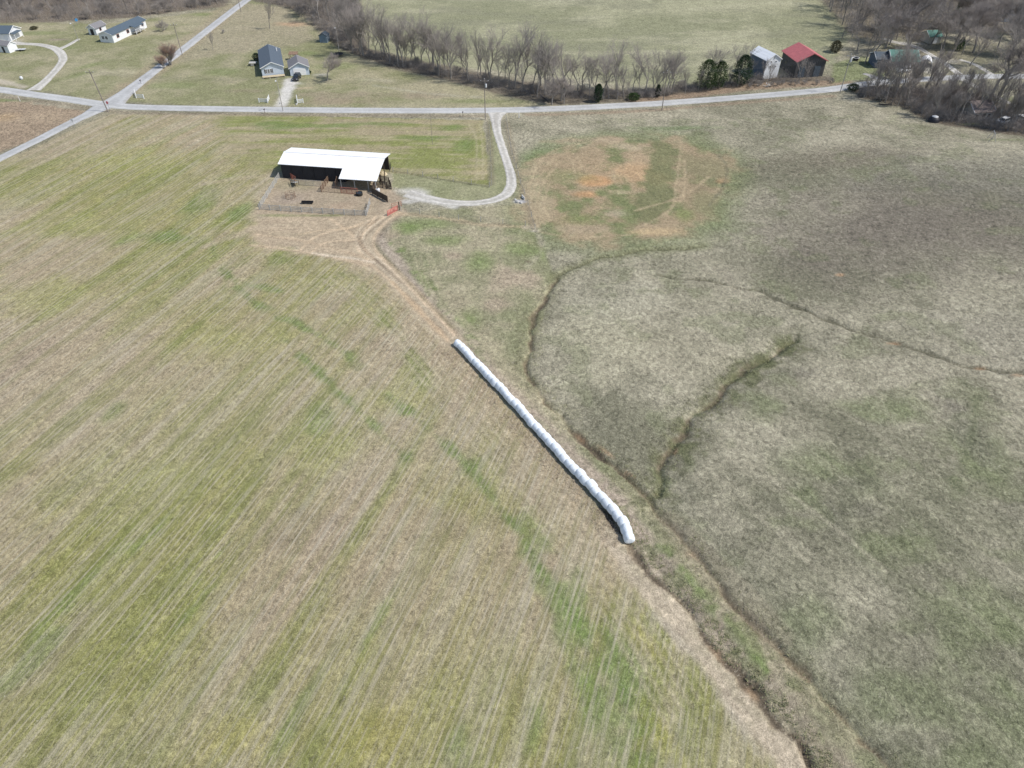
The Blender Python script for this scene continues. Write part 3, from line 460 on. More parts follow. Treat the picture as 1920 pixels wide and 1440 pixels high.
# ------------------------------------------------------------------ mesh helpers
class MB:
    def __init__(s): s.v = []; s.f = []
    def box(s, c, d, rz=0, rx=0):
        m = Matrix.Rotation(rz, 3, 'Z') @ Matrix.Rotation(rx, 3, 'X'); n = len(s.v)
        for z in (-.5, .5):
            for x, y in ((-.5, -.5), (.5, -.5), (.5, .5), (-.5, .5)): s.v.append(tuple(Vector(c) + m @ Vector((x * d[0], y * d[1], z * d[2]))))
        for q in ((0, 3, 2, 1), (4, 5, 6, 7), (0, 1, 5, 4), (1, 2, 6, 5), (2, 3, 7, 6), (3, 0, 4, 7)): s.f.append(tuple(n + i for i in q))
        return s
    def bar(s, a, b, r0, r1=None, k=6, cap=True):
        a = Vector(a); b = Vector(b); r1 = r0 if r1 is None else r1; d = (b - a)
        if d.length < 1e-6: return s
        d.normalize(); u = d.orthogonal().normalized(); w_ = d.cross(u); n = len(s.v)
        for p, r in ((a, r0), (b, r1)):
            for i in range(k): t = 2 * math.pi * i / k; s.v.append(tuple(p + (u * math.cos(t) + w_ * math.sin(t)) * r))
        for i in range(k): j = (i + 1) % k; s.f.append((n + i, n + j, n + k + j, n + k + i))
        if cap: s.f.append(tuple(n + i for i in reversed(range(k)))); s.f.append(tuple(n + k + i for i in range(k)))
        return s
    def beam(s, a, b, wd, ht):      # rectangular beam
        a = Vector(a); b = Vector(b); d = (b - a).normalized(); up = Vector((0, 0, 1)) if abs(d.z) < .9 else Vector((1, 0, 0)); sd = d.cross(up).normalized(); up = sd.cross(d); n = len(s.v)
        for p in (a, b):
            for x, y in ((-1, -1), (1, -1), (1, 1), (-1, 1)): s.v.append(tuple(p + sd * x * wd / 2 + up * y * ht / 2))
        for q in ((0, 1, 2, 3), (7, 6, 5, 4), (0, 4, 5, 1), (1, 5, 6, 2), (2, 6, 7, 3), (3, 7, 4, 0)): s.f.append(tuple(n + i for i in q))
        return s
    def poly(s, pts, th=(0, 0, 0)):      # closed slab: outline pts and its copy shifted by th
        n = len(s.v); k = len(pts); s.v += [tuple(p) for p in pts] + [tuple(Vector(p) + Vector(th)) for p in pts]
        s.f.append(tuple(n + i for i in range(k))); s.f.append(tuple(n + k + i for i in reversed(range(k))))
        for i in range(k): j = (i + 1) % k; s.f.append((n + j, n + i, n + k + i, n + k + j))
        return s
    def lathe(s, prof, k=16, c=(0, 0, 0)):
        n = len(s.v)
        for r, z in prof:
            for i in range(k): t = 2 * math.pi * i / k; s.v.append((c[0] + r * math.cos(t), c[1] + r * math.sin(t), c[2] + z))
        for j in range(len(prof) - 1):
            for i in range(k): i2 = (i + 1) % k; s.f.append((n + j * k + i, n + j * k + i2, n + (j + 1) * k + i2, n + (j + 1) * k + i))
        return s
    def build(s, name, m, parent=None, smooth_=False):
        me = bpy.data.meshes.new(name); me.from_pydata(s.v, [], s.f); me.update()
        if smooth_: me.polygons.foreach_set('use_smooth', [True] * len(me.polygons))
        me.materials.append(m); o = bpy.data.objects.new(name, me); C.objects.link(o)
        if parent: o.parent = parent
        return o
def tag(o, label=None, cat=None, group=None, kind=None):
    if label: o['label'] = label
    if cat: o['category'] = cat
    if group: o['group'] = group
    if kind: o['kind'] = kind
    return o
def empty(name, loc, rz=0):
    o = bpy.data.objects.new(name, None); C.objects.link(o); o.location = loc; o.rotation_euler = (0, 0, rz); return o
def thing(name, label, cat, loc, rz=0, group=None): return tag(empty(name, loc, rz), label, cat, group)
def at(px, py, h=0): x, y = U(px, py); return Vector((x, y, gz(x, y) + h))

# ------------------------------------------------------------------ roads
def ribbon(name, pts, wid, lift, m, n=8, rough=.12, crown=.03):
    p = smooth([U(a, b) for a, b in pts], n); ws = smooth([(w_, 0) for w_ in (wid if isinstance(wid, list) else [wid] * len(pts))], n)[:, 0]
    fine = []; fw = []
    for i in range(len(p) - 1):
        L = np.linalg.norm(p[i + 1] - p[i]); k = max(1, int(L / 1.2))
        for j in range(k): t = j / k; fine.append(p[i] * (1 - t) + p[i + 1] * t); fw.append(ws[i] * (1 - t) + ws[i + 1] * t)
    fine.append(p[-1]); fw.append(ws[-1]); fine = np.array(fine); T = np.gradient(fine, axis=0); T /= np.linalg.norm(T, axis=1)[:, None]; Nn = np.c_[-T[:, 1], T[:, 0]]
    mb = MB(); K_ = 9
    for i, (q, nn, w_) in enumerate(zip(fine, Nn, fw)):
        for j in range(K_):
            s = (j / (K_ - 1) - .5); off = s * (w_ + (rough * (vnoise(q[0] * 1.0, q[1], 1.5, 70 + j) - .5) * 4 if j in (0, K_ - 1) else 0))
            x, y = q + nn * off; z = gz(x, y) * .0 + float(Hs(x, y)) + lift + crown * (1 - 4 * s * s) if j not in (0, K_ - 1) else float(Hs(x, y)) - .12
            mb.v.append((x, y, z))
    for i in range(len(fine) - 1):
        for j in range(K_ - 1): a = i * K_ + j; mb.f.append((a, a + 1, a + K_ + 1, a + K_))
    o = mb.build(name, m, smooth_=True); o['kind'] = 'structure'; at_ = o.data.attributes.new('lateral', 'FLOAT', 'POINT'); at_.data.foreach_set('value', np.tile(np.abs(np.linspace(-1, 1, K_)), len(fine)).astype(np.float32)); return o
# flatten ground noise under roads is not needed: the carriageway stands 8-11 cm proud of it
ribbon('road', [(-400, 140), (-120, 156), (0, 168), (60, 177), (120, 185), (190, 195), (260, 201), (400, 204), (600, 206.5), (800, 207.5), (940, 206.5), (1060, 203), (1200, 196), (1350, 185.5), (1480, 175), (1560, 167), (1620, 158), (1700, 151), (1760, 147), (1830, 144), (1920, 143), (2200, 143)], 5.0, .10, M['asphalt'])
ribbon('road', [(206, 197), (240, 171), (300, 125), (345, 91), (400, 48), (440, 17), (470, -5), (560, -70)], [9, 5.8, 4.2, 4.2, 4.2, 4.2, 4.2, 4.2], .12, M['asphalt2'])
ribbon('road', [(196, 199), (160, 217), (100, 247), (0, 297), (-150, 370), (-500, 540)], [8, 4.6, 4.2, 4.2, 4.2, 4.2], .085, M['asphalt2'])
ribbon('driveway', [(932, 209), (930, 222), (932, 245), (944, 285), (957, 325), (957, 352), (940, 370), (900, 380), (850, 380), (800, 372), (765, 362)], [7.5, 4.0, 2.8, 2.6, 2.8, 3.2, 3.4, 3.0, 3.2, 4.0, 5.0], .05, M['gravel'], rough=.25)
ribbon('driveway', [(62, 170), (85, 152), (110, 125), (118, 108), (105, 92), (75, 84), (40, 82), (15, 80)], [5.5, 3.6, 3.2, 3.4, 3.6, 3.2, 3.4, 4.5], .05, M['gravel'], rough=.2)
ribbon('driveway', [(108, 93), (125, 86), (148, 73)], [3, 2.2, 1.6], .04, M['gravel'], rough=.25)
ribbon('driveway', [(1645, 156), (1638, 144), (1620, 138)], [4, 3, 2], .05, M['gravel'], rough=.3)
ribbon('driveway', [(1800, 146), (1822, 158), (1850, 172), (1890, 192), (1930, 210)], [3, 2.2, 1.8, 1.8, 1.8], .04, M['gravel'], rough=.3)
ribbon('driveway', [(1655, 72), (1680, 80), (1712, 86), (1740, 100), (1770, 118), (1800, 140)], [2.5, 2.8, 3.5, 2.5, 2.5, 3], .05, M['gravel'], rough=.3)
ribbon('driveway', [(1800, 112), (1830, 122), (1860, 140)], [2, 2, 2.5], .04, M['gravel'], rough=.3)

# ------------------------------------------------------------------ bales
brow = [U(a, b, .62) for a, b in [(856, 640), (900, 686), (950, 739), (1000, 793), (1045, 842), (1070, 870), (1120, 923), (1153, 958), (1169, 981), (1183, 1014)]]
bp = smooth(brow, 20); seg = np.r_[0, np.cumsum(np.linalg.norm(np.diff(bp, axis=0), axis=1))]; Ltot = seg[-1]; NB_ = 40
def along_path(p, s, t): return np.array([np.interp(t, s, p[:, 0]), np.interp(t, s, p[:, 1])])
def bale_mesh(r, L, first, last, seed):
    rr = random.Random(seed); mb = MB(); k = 28; ph = rr.uniform(0, 6)
    st = [(-.5, .80), (-.47, .92), (-.36, .98), (-.15, 1.02), (.12, 1.02), (.34, .99), (.46, .93), (.5, .80)]; dn = rr.choice([0, .06, .12, .16])
    if first: st = [(-.5, .02), (-.5, .5), (-.47, .78), (-.38, .95)] + st[2:]
    if last: st = st[:-2] + [(.40, .95), (.49, .78), (.52, .5), (.52, .02)]
    for u, q in st:
        for i in range(k):
            t = 2 * math.pi * i / k; rad = r * q * (1 + .025 * math.sin(3 * t + ph + u * 3) + .018 * math.sin(7 * t + ph * 2 + u * 9) - dn * math.exp(-((t - 5 * math.pi / 6) / .45) ** 2 - ((abs(u) - .42) / .2) ** 2) - dn * math.exp(-((t - math.pi / 5) / .4) ** 2 - ((abs(u) - .45) / .15) ** 2))
            z = max(math.sin(t) * rad, -r * .82); mb.v.append((u * L, math.cos(t) * rad * (1.06 if z < 0 else 1), z + r * .82))
    for j in range(len(st) - 1):
        for i in range(k): i2 = (i + 1) % k; mb.f.append((j * k + i, (j + 1) * k + i, (j + 1) * k + i2, j * k + i2))
    mb.f.append(tuple(range(k))); mb.f.append(tuple(reversed(range((len(st) - 1) * k, len(st) * k)))); return mb
c0 = at(856, 646)
row = thing('wrapped_bale_row', 'long curved row of round hay bales wrapped in white plastic along the field edge', 'bale row', c0)
for i in range(NB_):
    L = Ltot / NB_; p = along_path(bp, seg, (i + .5) * L); q = along_path(bp, seg, (i + .5) * L + .3) - along_path(bp, seg, (i + .5) * L - .3)
    r = .655 + .02 * math.sin(i * .9) + random.uniform(-.03, .03) + .02 * (i / NB_)
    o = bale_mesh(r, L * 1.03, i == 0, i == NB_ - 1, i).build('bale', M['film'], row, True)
    n = np.array([-q[1], q[0]]) / np.linalg.norm(q); p = p + n * random.uniform(-.1, .1)
    o.location = Vector((p[0], p[1], float(Hs(p[0], p[1])) + .0)) - c0; o.rotation_euler = (random.uniform(-3, 3), random.uniform(-.02, .02), math.atan2(q[1], q[0]) + random.uniform(-.05, .05)); o.rotation_euler.x = random.uniform(-.05, .05)

# ------------------------------------------------------------------ buildings
def frame_xy(FL, FR): a = Vector((*FL, 0)); b = Vector((*FR, 0)); return (a + b) / 2, math.atan2((b - a).y, (b - a).x), (b - a).length
def window(parent, x, z, w_, h, y, face='front', m=None, grid=False):
    """frame + pane set proud of a wall; front wall looks to -y, left to -x, right to +x"""
    f = MB(); t = .07; sx = {'front': 0, 'left': 1, 'right': 1, 'back': 0}[face]; sg = {'front': -1, 'left': -1, 'right': 1, 'back': 1}[face]
    def bx(mb, u, zz, du, dz, off, th):
        c = (u, y + sg * off, zz) if not sx else (y + sg * off, u, zz); d = (du, th, dz) if not sx else (th, du, dz); mb.box(c, d)
    bx(f, x, z + h / 2 + t / 2, w_ + 2 * t, t, .04, .08); bx(f, x, z - h / 2 - t / 2, w_ + 2 * t, t, .04, .08); bx(f, x - w_ / 2 - t / 2, z, t, h, .04, .08); bx(f, x + w_ / 2 + t / 2, z, t, h, .04, .08)
    if grid: bx(f, x, z, .05, h, .05, .05)
    o = f.build('window', m or M['trim'], parent); p = MB(); bx(p, x, z, w_, h, .012, .02); p.build('pane', M['glass'], o); return o
def gable_house(name, label, cat, FL, FR, depth, wh, rh, wall, roof, ov=.35, ridge='y', trimm=None, group=None, apex=0.0, lift=0.0, th=.14):
    """local frame: origin mid front at ground, x along the front, y to the back"""
    c, a, wd = frame_xy(FL, FR); t = thing(name, label, cat, (c.x, c.y, gz(c.x, c.y) + lift), a, group); w2 = wd / 2
    b = MB()
    if ridge == 'y':
        out = [(-w2, 0, -.3), (w2, 0, -.3), (w2, 0, wh), (apex, 0, rh), (-w2, 0, wh)]; b.poly(out, (0, depth, 0)); b.build('wall', wall, t)
        r = MB(); o = ov
        for sg in (-1, 1):
            e = sg * w2; sl = (rh - wh) / abs(e - apex); ex = e + sg * o; ez = wh - sl * o
            r.poly([(apex, -o, rh + .03), (ex, -o, ez + .03), (ex, depth + o, ez + .03), (apex, depth + o, rh + .03)][::sg], (0, 0, th))
        ro = r.build('roof', roof, t)
        for yy in (-o - .04, depth + o + .04):
            f = MB()
            for sg in (-1, 1):
                e = sg * w2; sl = (rh - wh) / abs(e - apex); f.beam((apex, yy, rh + .06), (e + sg * o, yy, wh - sl * o + .06), .06, .2)
            f.build('fascia', trimm or M['trim'], t)
    else:
        out = [(-w2, 0, -.3), (-w2, 0, wh), (-w2, depth / 2 + apex, rh), (-w2, depth, wh), (-w2, depth, -.3)]; b.poly(out, (wd, 0, 0)); b.build('wall', wall, t)
        r = MB(); o = ov
        for sg in (-1, 1):
            e = 0 if sg < 0 else depth; m_ = depth / 2 + apex; sl = (rh - wh) / abs(e - m_); ey = e + sg * o; ez = wh - sl * o
            r.poly([(-w2 - o, m_, rh + .03), (-w2 - o, ey, ez + .03), (w2 + o, ey, ez + .03), (w2 + o, m_, rh + .03)][::sg], (0, 0, th))
        ro = r.build('roof', roof, t)
        for xx in (-w2 - o - .04, w2 + o + .04):
            f = MB()
            for sg in (-1, 1):
                e = 0 if sg < 0 else depth; m_ = depth / 2 + apex; sl = (rh - wh) / abs(e - m_); f.beam((xx, m_, rh + .06), (xx, e + sg * o, wh - sl * o + .06), .06, .2)
            f.build('fascia', trimm or M['trim'], t)
    return t, wd, ro
def door(parent, x, w_, h, y, m, face='front', handle=True):
    d = MB(); sg = -1 if face in ('front', 'left') else 1
    c = (x, y + sg * .03, h / 2) if face in ('front', 'back') else (y + sg * .03, x, h / 2); dd = (w_, .06, h) if face in ('front', 'back') else (.06, w_, h)
    o = d.box(c, dd).build('door', m, parent)
    if handle:
        hc = (x + w_ * .38, y + sg * .09, 1.0) if face in ('front', 'back') else (y + sg * .09, x + w_ * .38, 1.0); MB().box(hc, (.06, .06, .14)).build('handle', M['dark'], o)
    return o

# big barn with white roof
def big_barn():
    a0 = Vector((*U(527.5, 330), 0)); b0 = Vector((-30.6, 158.0, 0)); ang = math.atan2((b0 - a0).y, (b0 - a0).x); Lb = 24.3
    a0 = Vector((-55.3, 162.3, 0)); ang = math.atan2(158.6 - 162.3, -30.3 + 55.3)
    t = thing('cattle_barn', 'long open-sided cattle barn with bright white metal roof and front lean-to', 'barn', (a0.x, a0.y, gz(a0.x, a0.y)), ang)
    D = 8.0; we = 3.65; wb = 4.0; rr = 4.7; yr = 4.0; xl = 15.8; yl = -3.3; wl = 2.6
    wmb = MB()
    wmb.poly([(0, .0, -.2), (0, .0, we), (0, yr, rr), (0, D, wb), (0, D, -.2)], (.12, 0, 0)); wmb.box((Lb / 2, D - .06, we / 2 - .1), (Lb - .3, .1, we)); wmb.box((xl / 2, .05, we / 2 - .1), (xl - .3, .1, we - .1))
    wmb.box((xl, D / 2, we / 2 - .1), (.1, D - .4, we - .2)); wmb.build('wall', M['shade_wall'], t)  # near-black walls: eave shade and dark interior put into the colour
    g = MB(); g.poly([(Lb - .08, .2, we - .2), (Lb - .08, yr, rr - .1), (Lb - .08, D - .2, wb - .2)], (.06, 0, 0)); g.build('gable_board', M['shade_wall'], t)
    r = MB(); o = .45; sl = (rr - we) / yr; z0 = we - sl * o
    r.poly([(-o, -o, z0), (xl + .0, -o, z0), (xl, yr, rr), (-o, yr, rr)], (0, 0, .1))
    s2 = (we - wl) / (-yl); zl = wl - s2 * o
    r.poly([(xl, -o, z0), (Lb + o, -o, z0), (Lb + o, yr, rr), (xl, yr, rr)], (0, 0, .1))
    r.poly([(xl - .2, yl - o, zl), (Lb + o, yl - o, zl), (Lb + o, -o, z0), (xl - .2, -o, z0)], (0, 0, .1))
    sb = (rr - wb) / (D - yr); r.poly([(-o, yr, rr), (Lb + o, yr, rr), (Lb + o, D + o, wb - sb * o), (-o, D + o, wb - sb * o)], (0, 0, .1))
    ro = r.build('roof', M['white_roof'], t)
    MB().beam((-o, yr, rr + .13), (Lb + o, yr, rr + .13), .4, .06).build('ridge_cap', M['trim'], ro)
    for x in (xl, xl + 3.3, xl + 6.6, Lb - .1): MB().box((x, yl, wl / 2 - .1), (.16, .16, wl + .1)).build('post', M['wood_grey'], t)
    for y in (0, yr, D - .1): MB().box((Lb - .1, y, (rr if y == yr else we) / 2), (.18, .18, (rr if y == yr else we))).build('post', M['wood_dark'], t)
    MB().beam((xl, yl, wl - .12), (Lb, yl, wl - .12), .1, .2).build('eave_beam', M['wood_grey'], t)
    for x in (2.5, 5.2, 8, 10.8, 13.4): MB().box((x, -.06, we / 2 - .15), (.14, .1, we - .3)).build('wall_batten', M['shade_wall'], t)
    return t, ang
barn, barn_ang = big_barn()
# house B, blue-grey roof
t, wd, ro = gable_house('house', 'white ranch house with long blue-grey gable roof beside the detached garage', 'house', (-79.9, 236.4), (-73.4, 238.4), 19.5, 2.7, 4.2, M['siding_shade'], M['slate_roof'])
for x in (-2.0, -1.25, -.5): window(t, x, 1.6, .5, 1.15, 0, grid=True)
for x in (-2.45, -.05): MB().box((x, -.03, 1.6), (.25, .05, 1.3)).build('shutter', M['dark'], t)
for y in (4, 9, 14): window(t, y, 1.6, 1, 1, wd / 2, 'right')
for y in (5, 13): window(t, y, 1.6, 1, 1, -wd / 2, 'left')
door(t, 7, .95, 2.05, wd / 2, M['trim'], 'right'); MB().bar((wd / 2 - 1, 15, 3.2), (wd / 2 - 1, 15, 4.3), .16, k=10).build('vent_pipe', M['trim'], t)
dk = MB().box((0, -1.3, .35), (wd + .2, 1.8, .12)).build('porch_deck', M['hay'], t)
for x in (-wd / 2, -1.2, 1.2, wd / 2): MB().box((x, -2.1, .15), (.12, .12, .6)).build('porch_post', M['trim'], t)
tg, wg, _ = gable_house('garage', 'white detached two-car garage with grey roof beside the blue-roofed house', 'garage', (-71.0, 236.9), (-65.3, 238.6), 7.4, 2.5, 4.0, M['siding_shade'], M['grey_roof'])
MB().box((0, -.05, 1.15), (wg * .66, .08, 2.2)).build('garage_door', M['door'], tg); window(tg, 3.5, 1.5, .9, .8, wg / 2, 'right')
# wooden deck box behind left of house B
p = at(475, 122); t = thing('wooden_platform', 'small pale wooden platform left of the blue-roofed house', 'deck', p, .05)
MB().box((0, 0, .8), (2.4, 1.9, .12)).build('deck_board', M['wood_grey'], t)
for x in (-1.1, 1.1):
    for y in (-.85, .85): MB().box((x, y, .37), (.12, .12, .75)).build('leg', M['wood_dark'], t)
for i, y in enumerate((.25, .5)): MB().box((0, -1.1 - .25 * i, .55 - .25 * i), (1.0, .25, .06)).build('step', M['wood_grey'], t)
# garage leftovers: pallets and pergola behind garage
p = at(552, 112); t = thing('lean_to_shelter', 'small brown timber lean-to behind the detached garage', 'shelter', p, 0)
for x in (-1.3, 1.3):
    for y in (-.8, .8): MB().box((x, y, .95), (.12, .12, 1.9)).build('post', M['wood_brown'], t)
MB().poly([(-1.5, -1, 1.9), (1.5, -1, 1.9), (1.5, 1, 2.3), (-1.5, 1, 2.3)], (0, 0, .08)).build('roof', M['wood_brown'], t)
# dark shed near woods
t, wd, _ = gable_house('garden_shed', 'small dark shed with faded blue doors at the edge of the woods', 'shed', U(600, 80), U(614, 80.5), 3.0, 2.3, 3.1, M['shed_blue'], M['shed_dark'], .2, trimm=M['shed_dark'])
door(t, 0, 1.4, 1.9, 0, M['shed_blue'])
# mobile home top-left
t, wd, ro = gable_house('mobile_home', 'long white mobile home with dark blue roof and front porch', 'mobile home', U(189.5, 79), U(214.5, 80.6), 20.5, 2.7, 3.7, M['siding'], M['dark_roof'])
t.rotation_euler.z += 0.0
window(t, -1.2, 1.6, .9, 1.0, 0, grid=True); window(t, .15, 1.6, .9, 1.0, 0, grid=True)
for y in (3, 9): window(t, y, 1.6, 1.3, 1.0, wd / 2, 'right', M['rust'])
pd = MB().box((wd / 2 + 1.0, 13.5, .75), (2.0, 5.5, .14)).build('porch_deck', M['wood_grey'], t)
for y in (10.9, 13.5, 16.1): MB().box((wd / 2 + 1.95, y, 1.0), (.12, .12, 1.9)).build('porch_post', M['trim'], pd)
rl = MB()
for z in (1.2, 1.5, 1.8): rl.box((wd / 2 + 1.95, 13.5, z), (.06, 5.2, .07))
rl.build('porch_rail', M['trim'], t); MB().poly([(wd / 2, 10.6, 3.0), (wd / 2 + 2.2, 10.6, 2.5), (wd / 2 + 2.2, 16.4, 2.5), (wd / 2, 16.4, 3.0)], (0, 0, .1)).build('porch_roof', M['dark_roof'], t)
door(t, 13, .95, 2.05, wd / 2, M['trim'], 'right'); window(t, 18.2, 1.6, 1.2, 1, wd / 2, 'right', M['rust'])
t, wd, _ = gable_house('garden_shed', 'white shed with dark open doorway beside the mobile home', 'shed', U(168, 65), U(182.5, 66.2), 5.5, 2.4, 3.5, M['siding'], M['grey_roof'])
door(t, -.1, 1.3, 2.0, 0, M['dark']); window(t, 2.5, 1.5, .9, .8, wd / 2, 'right', M['rust'])
# far-left house and shed
t, wd, _ = gable_house('house', 'blue-roofed white house cut by the left edge at the end of the curved drive', 'house', U(-40, 77), U(22, 77.5), 7.5, 2.6, 4.2, M['siding'], M['dark_roof'], ridge='x')
MB().box((wd / 2 - 3.4, -.04, 1.05), (2.5, .07, 2.1)).build('garage_door', M['door'], t); window(t, wd / 2 - 7, 1.6, 1.2, 1, 0)
MB().poly([(wd / 2, .5, 2.4), (wd / 2 + 1.6, .5, 2.2), (wd / 2 + 1.6, 5.5, 2.2), (wd / 2, 5.5, 2.4)], (0, 0, .1)).build('carport_roof', M['dark_roof'], t)
for y in (.6, 5.4): MB().box((wd / 2 + 1.5, y, 1.1), (.12, .12, 2.2)).build('post', M['trim'], t)
t, wd, _ = gable_house('garden_shed', 'white gabled shed with grey roof beside the curved gravel drive', 'shed', U(-6, 97), U(19, 99.8), 3.6, 2.3, 3.3, M['siding'], M['grey_roof'], ridge='x', ov=.2)
door(t, .6, .9, 1.9, 0, M['dark']); pt = at(40, 95); 
t = thing('utility_trailer', 'low pale flatbed trailer beside the white gabled shed', 'trailer', pt, .15)
MB().box((0, 0, .5), (3, 1.5, .1)).build('bed', M['tin'], t); MB().bar((1.5, 0, .45), (2.8, 0, .4), .05).build('tow_bar', M['galv'], t)
for y in (-.8, .8): MB().bar((0, y - .1, .3), (0, y + .1, .3), .3, k=12).build('wheel', M['rubber'], t)
# white tall barn
t, wd, _ = gable_house('hay_barn', 'tall narrow white metal barn with small square windows among the cedars', 'barn', (79.0, 231.8), (84.0, 233.6), 8.6, 5.6, 7.2, M['white_barn'], M['white_roof'], .25)
MB().box((-wd / 2 - .05, 4.3, 2.75), (.06, 8.5, 5.5)).build('shade_side_wall', M['blue_and_shade_wall'], t)  # dark sheet over the white wall; this side's shade put into its colour
for x, z in ((-.9, 3.6), (.9, 3.6), (-.9, 5.0), (.9, 5.0), (0, 6.1)): window(t, x, z, .45, .45, 0)
# red barn
t, wd, ro = gable_house('tobacco_barn', 'weathered grey wooden barn with large red metal roof by the road', 'barn', (88.8, 232.6), (98.2, 233.2), 11.0, 4.9, 7.1, M['barn_grey'], M['red_roof'], .45, trimm=M['red_roof'])
t.rotation_euler.z += .05
for x in (-2.6, 2.4): MB().box((x, -.05, 1.7), (2.0, .07, 3.2)).build('barn_door', M['shed_dark'], t)
MB().box((0, -.05, 5.6), (.9, .05, .9)).build('loft_hatch', M['barn_grey'], t)
for y in (3, 7.5): window(t, y, 2.5, .8, .9, -wd / 2, 'left', M['barn_grey'])
# green roofed house on the right
t, wd, _ = gable_house('house', 'house with green metal roof half hidden behind bare trees', 'house', U(1668, 131), U(1718, 131), 7.5, 2.7, 4.9, M['siding_tan'], M['green_roof'], ridge='x')
for x in (-3, 0, 3): window(t, x, 1.5, 1, 1, 0)
door(t, 1.5, .9, 2, 0, M['trim'])
t, wd, _ = gable_house('annex_building', 'low blue-grey building with dark roof next to the green-roofed house', 'building', U(1640, 128), U(1662, 128), 6.5, 2.7, 4.0, M['blue_and_shade_wall'], M['shed_dark'], ridge='x', trimm=M['trim'])
for x in (-1.2, 1.2): window(t, x, 1.5, .9, .9, 0)
t, wd, _ = gable_house('small_outbuilding', 'small green-roofed outbuilding beside the pale gravel drive behind the trees', 'shed', U(1740, 82), U(1762, 81), 5, 2.3, 3.6, M['siding_tan'], M['green_roof'], ridge='x'); door(t, 0, 1.8, 2, 0, M['trim'])
t, wd, _ = gable_house('house', 'brown-roofed house behind the bare thicket near the right edge', 'house', U(1822, 228), U(1858, 226), 6.5, 2.5, 4.3, M['siding_tan'], M['brown_roof'], ridge='x')
for x in (-2, 1.5): window(t, x, 1.4, 1, 1, 0)
door(t, 0, .9, 2, 0, M['dark'])
# arched white shelter
p = at(1735, 126); t = thing('arched_shelter', 'small white arched canopy shelter beside the green-roofed house', 'shelter', p, -.4)
mb = MB(); n = 12
for j, y in enumerate((0, 5)):
    for s_ in (1.9, 1.8):
        for i in range(n + 1): a = math.pi * i / n; mb.v.append((math.cos(a) * s_, y, math.sin(a) * s_ * 1.25))
k = n + 1
for i in range(n): mb.f += [(i, i + 1, 2 * k + i + 1, 2 * k + i), (k + i, 3 * k + i, 3 * k + i + 1, k + i + 1), (i, k + i, k + i + 1, i + 1), (2 * k + i, 2 * k + i + 1, 3 * k + i + 1, 3 * k + i)]
mb.build('canopy', M['trim'], t)
for y in (.05, 2.5, 4.95):
    rb = MB()
    for i in range(n): a = math.pi * i / n; b = math.pi * (i + 1) / n; rb.bar((math.cos(a) * 1.77, y, math.sin(a) * 2.2), (math.cos(b) * 1.77, y, math.sin(b) * 2.2), .03)
    rb.build('hoop', M['galv'], t)

# ------------------------------------------------------------------ vehicles
def car(label, loc, rz, paint, kind='suv', group=None):
    t = thing('parked_car', label, 'car', loc, rz, group); L, wd = 4.6, 1.85
    prof = [(-2.3, .35), (-2.3, .85), (-2.15, 1.0), (-1.0, 1.08), (1.9, 1.08), (2.25, 1.0), (2.3, .8), (2.3, .35)]
    def ext(pr, w0, ins=0):
        mb = MB(); n = len(pr)
        for s in (-1, 1):
            for x, z in pr: mb.v.append((x, s * (w0 / 2 - (.06 if z > .95 or z < .4 else 0)), z))
        for i in range(n): j = (i + 1) % n; mb.f.append((i, j, n + j, n + i))
        mb.f += [tuple(reversed(range(n))), tuple(range(n, 2 * n))]; return mb
    ext(prof, wd).build('body', paint, t)
    cab = [(-1.05, 1.06), (-.35, 1.6), (-.2, 1.66), (1.75, 1.66), (1.9, 1.6), (2.18, 1.06)]
    cb = MB()
    for s in (-1, 1):
        for x, z in cab: cb.v.append((x, s * (wd / 2 - .08 - (z - 1.06) * .25), z))
    n = 6
    for i in range(n): j = (i + 1) % n; cb.f.append((i, j, n + j, n + i))
    cb.f += [tuple(reversed(range(n))), tuple(range(n, 2 * n))]; cab_o = cb.build('cabin', paint, t)
    def quad(name, pts, off): MB().poly(pts, off).build(name, M['glass'], t)
    quad('windshield', [(-1.02, -.7, 1.12), (-1.02, .7, 1.12), (-.4, .62, 1.58), (-.4, -.62, 1.58)], (-.02, 0, .02)); quad('rear_window', [(2.14, -.66, 1.15), (2.14, .66, 1.15), (1.94, .6, 1.56), (1.94, -.6, 1.56)], (.03, 0, .01))
    for s in (-1, 1):
        for x0, x1 in ((-.75, .5), (.6, 1.75)): quad('side_window', [(x0, s * .835, 1.14), (x1, s * .835, 1.14), (x1, s * .735, 1.55), (x0 + (.45 if x0 < 0 else 0), s * .735, 1.55)], (0, s * .02, 0))
        MB().box((-2.28, s * .65, .8), (.08, .35, .16)).build('headlight', M['lens'], t); MB().box((2.29, s * .72, .85), (.08, .25, .25)).build('taillight', M['red_lens'], t)
        MB().box((-.8, s * 1.0, 1.15), (.12, .2, .14)).build('mirror', paint, t)
        for x in (-1.45, 1.4):
            wl = MB().bar((x, s * .72, .34), (x, s * .94, .34), .34, k=18).build('wheel', M['rubber'], t); MB().bar((x, s * .93, .34), (x, s * .955, .34), .2, k=12).build('rim', M['galv'], wl)
    return t
car('black sport utility vehicle parked in front of the white garage', at(557, 149), R(88), M['car_black'])
car('white car parked in front of the green-roofed house', at(1694, 135), R(10), M['car_white'])
car('silvery parked car on the gravel near the brown-roofed house', at(1878, 232), R(30), M['tin'])
car('pale parked car at the right edge beyond the thicket', at(1908, 226), R(-60), M['car_white'])

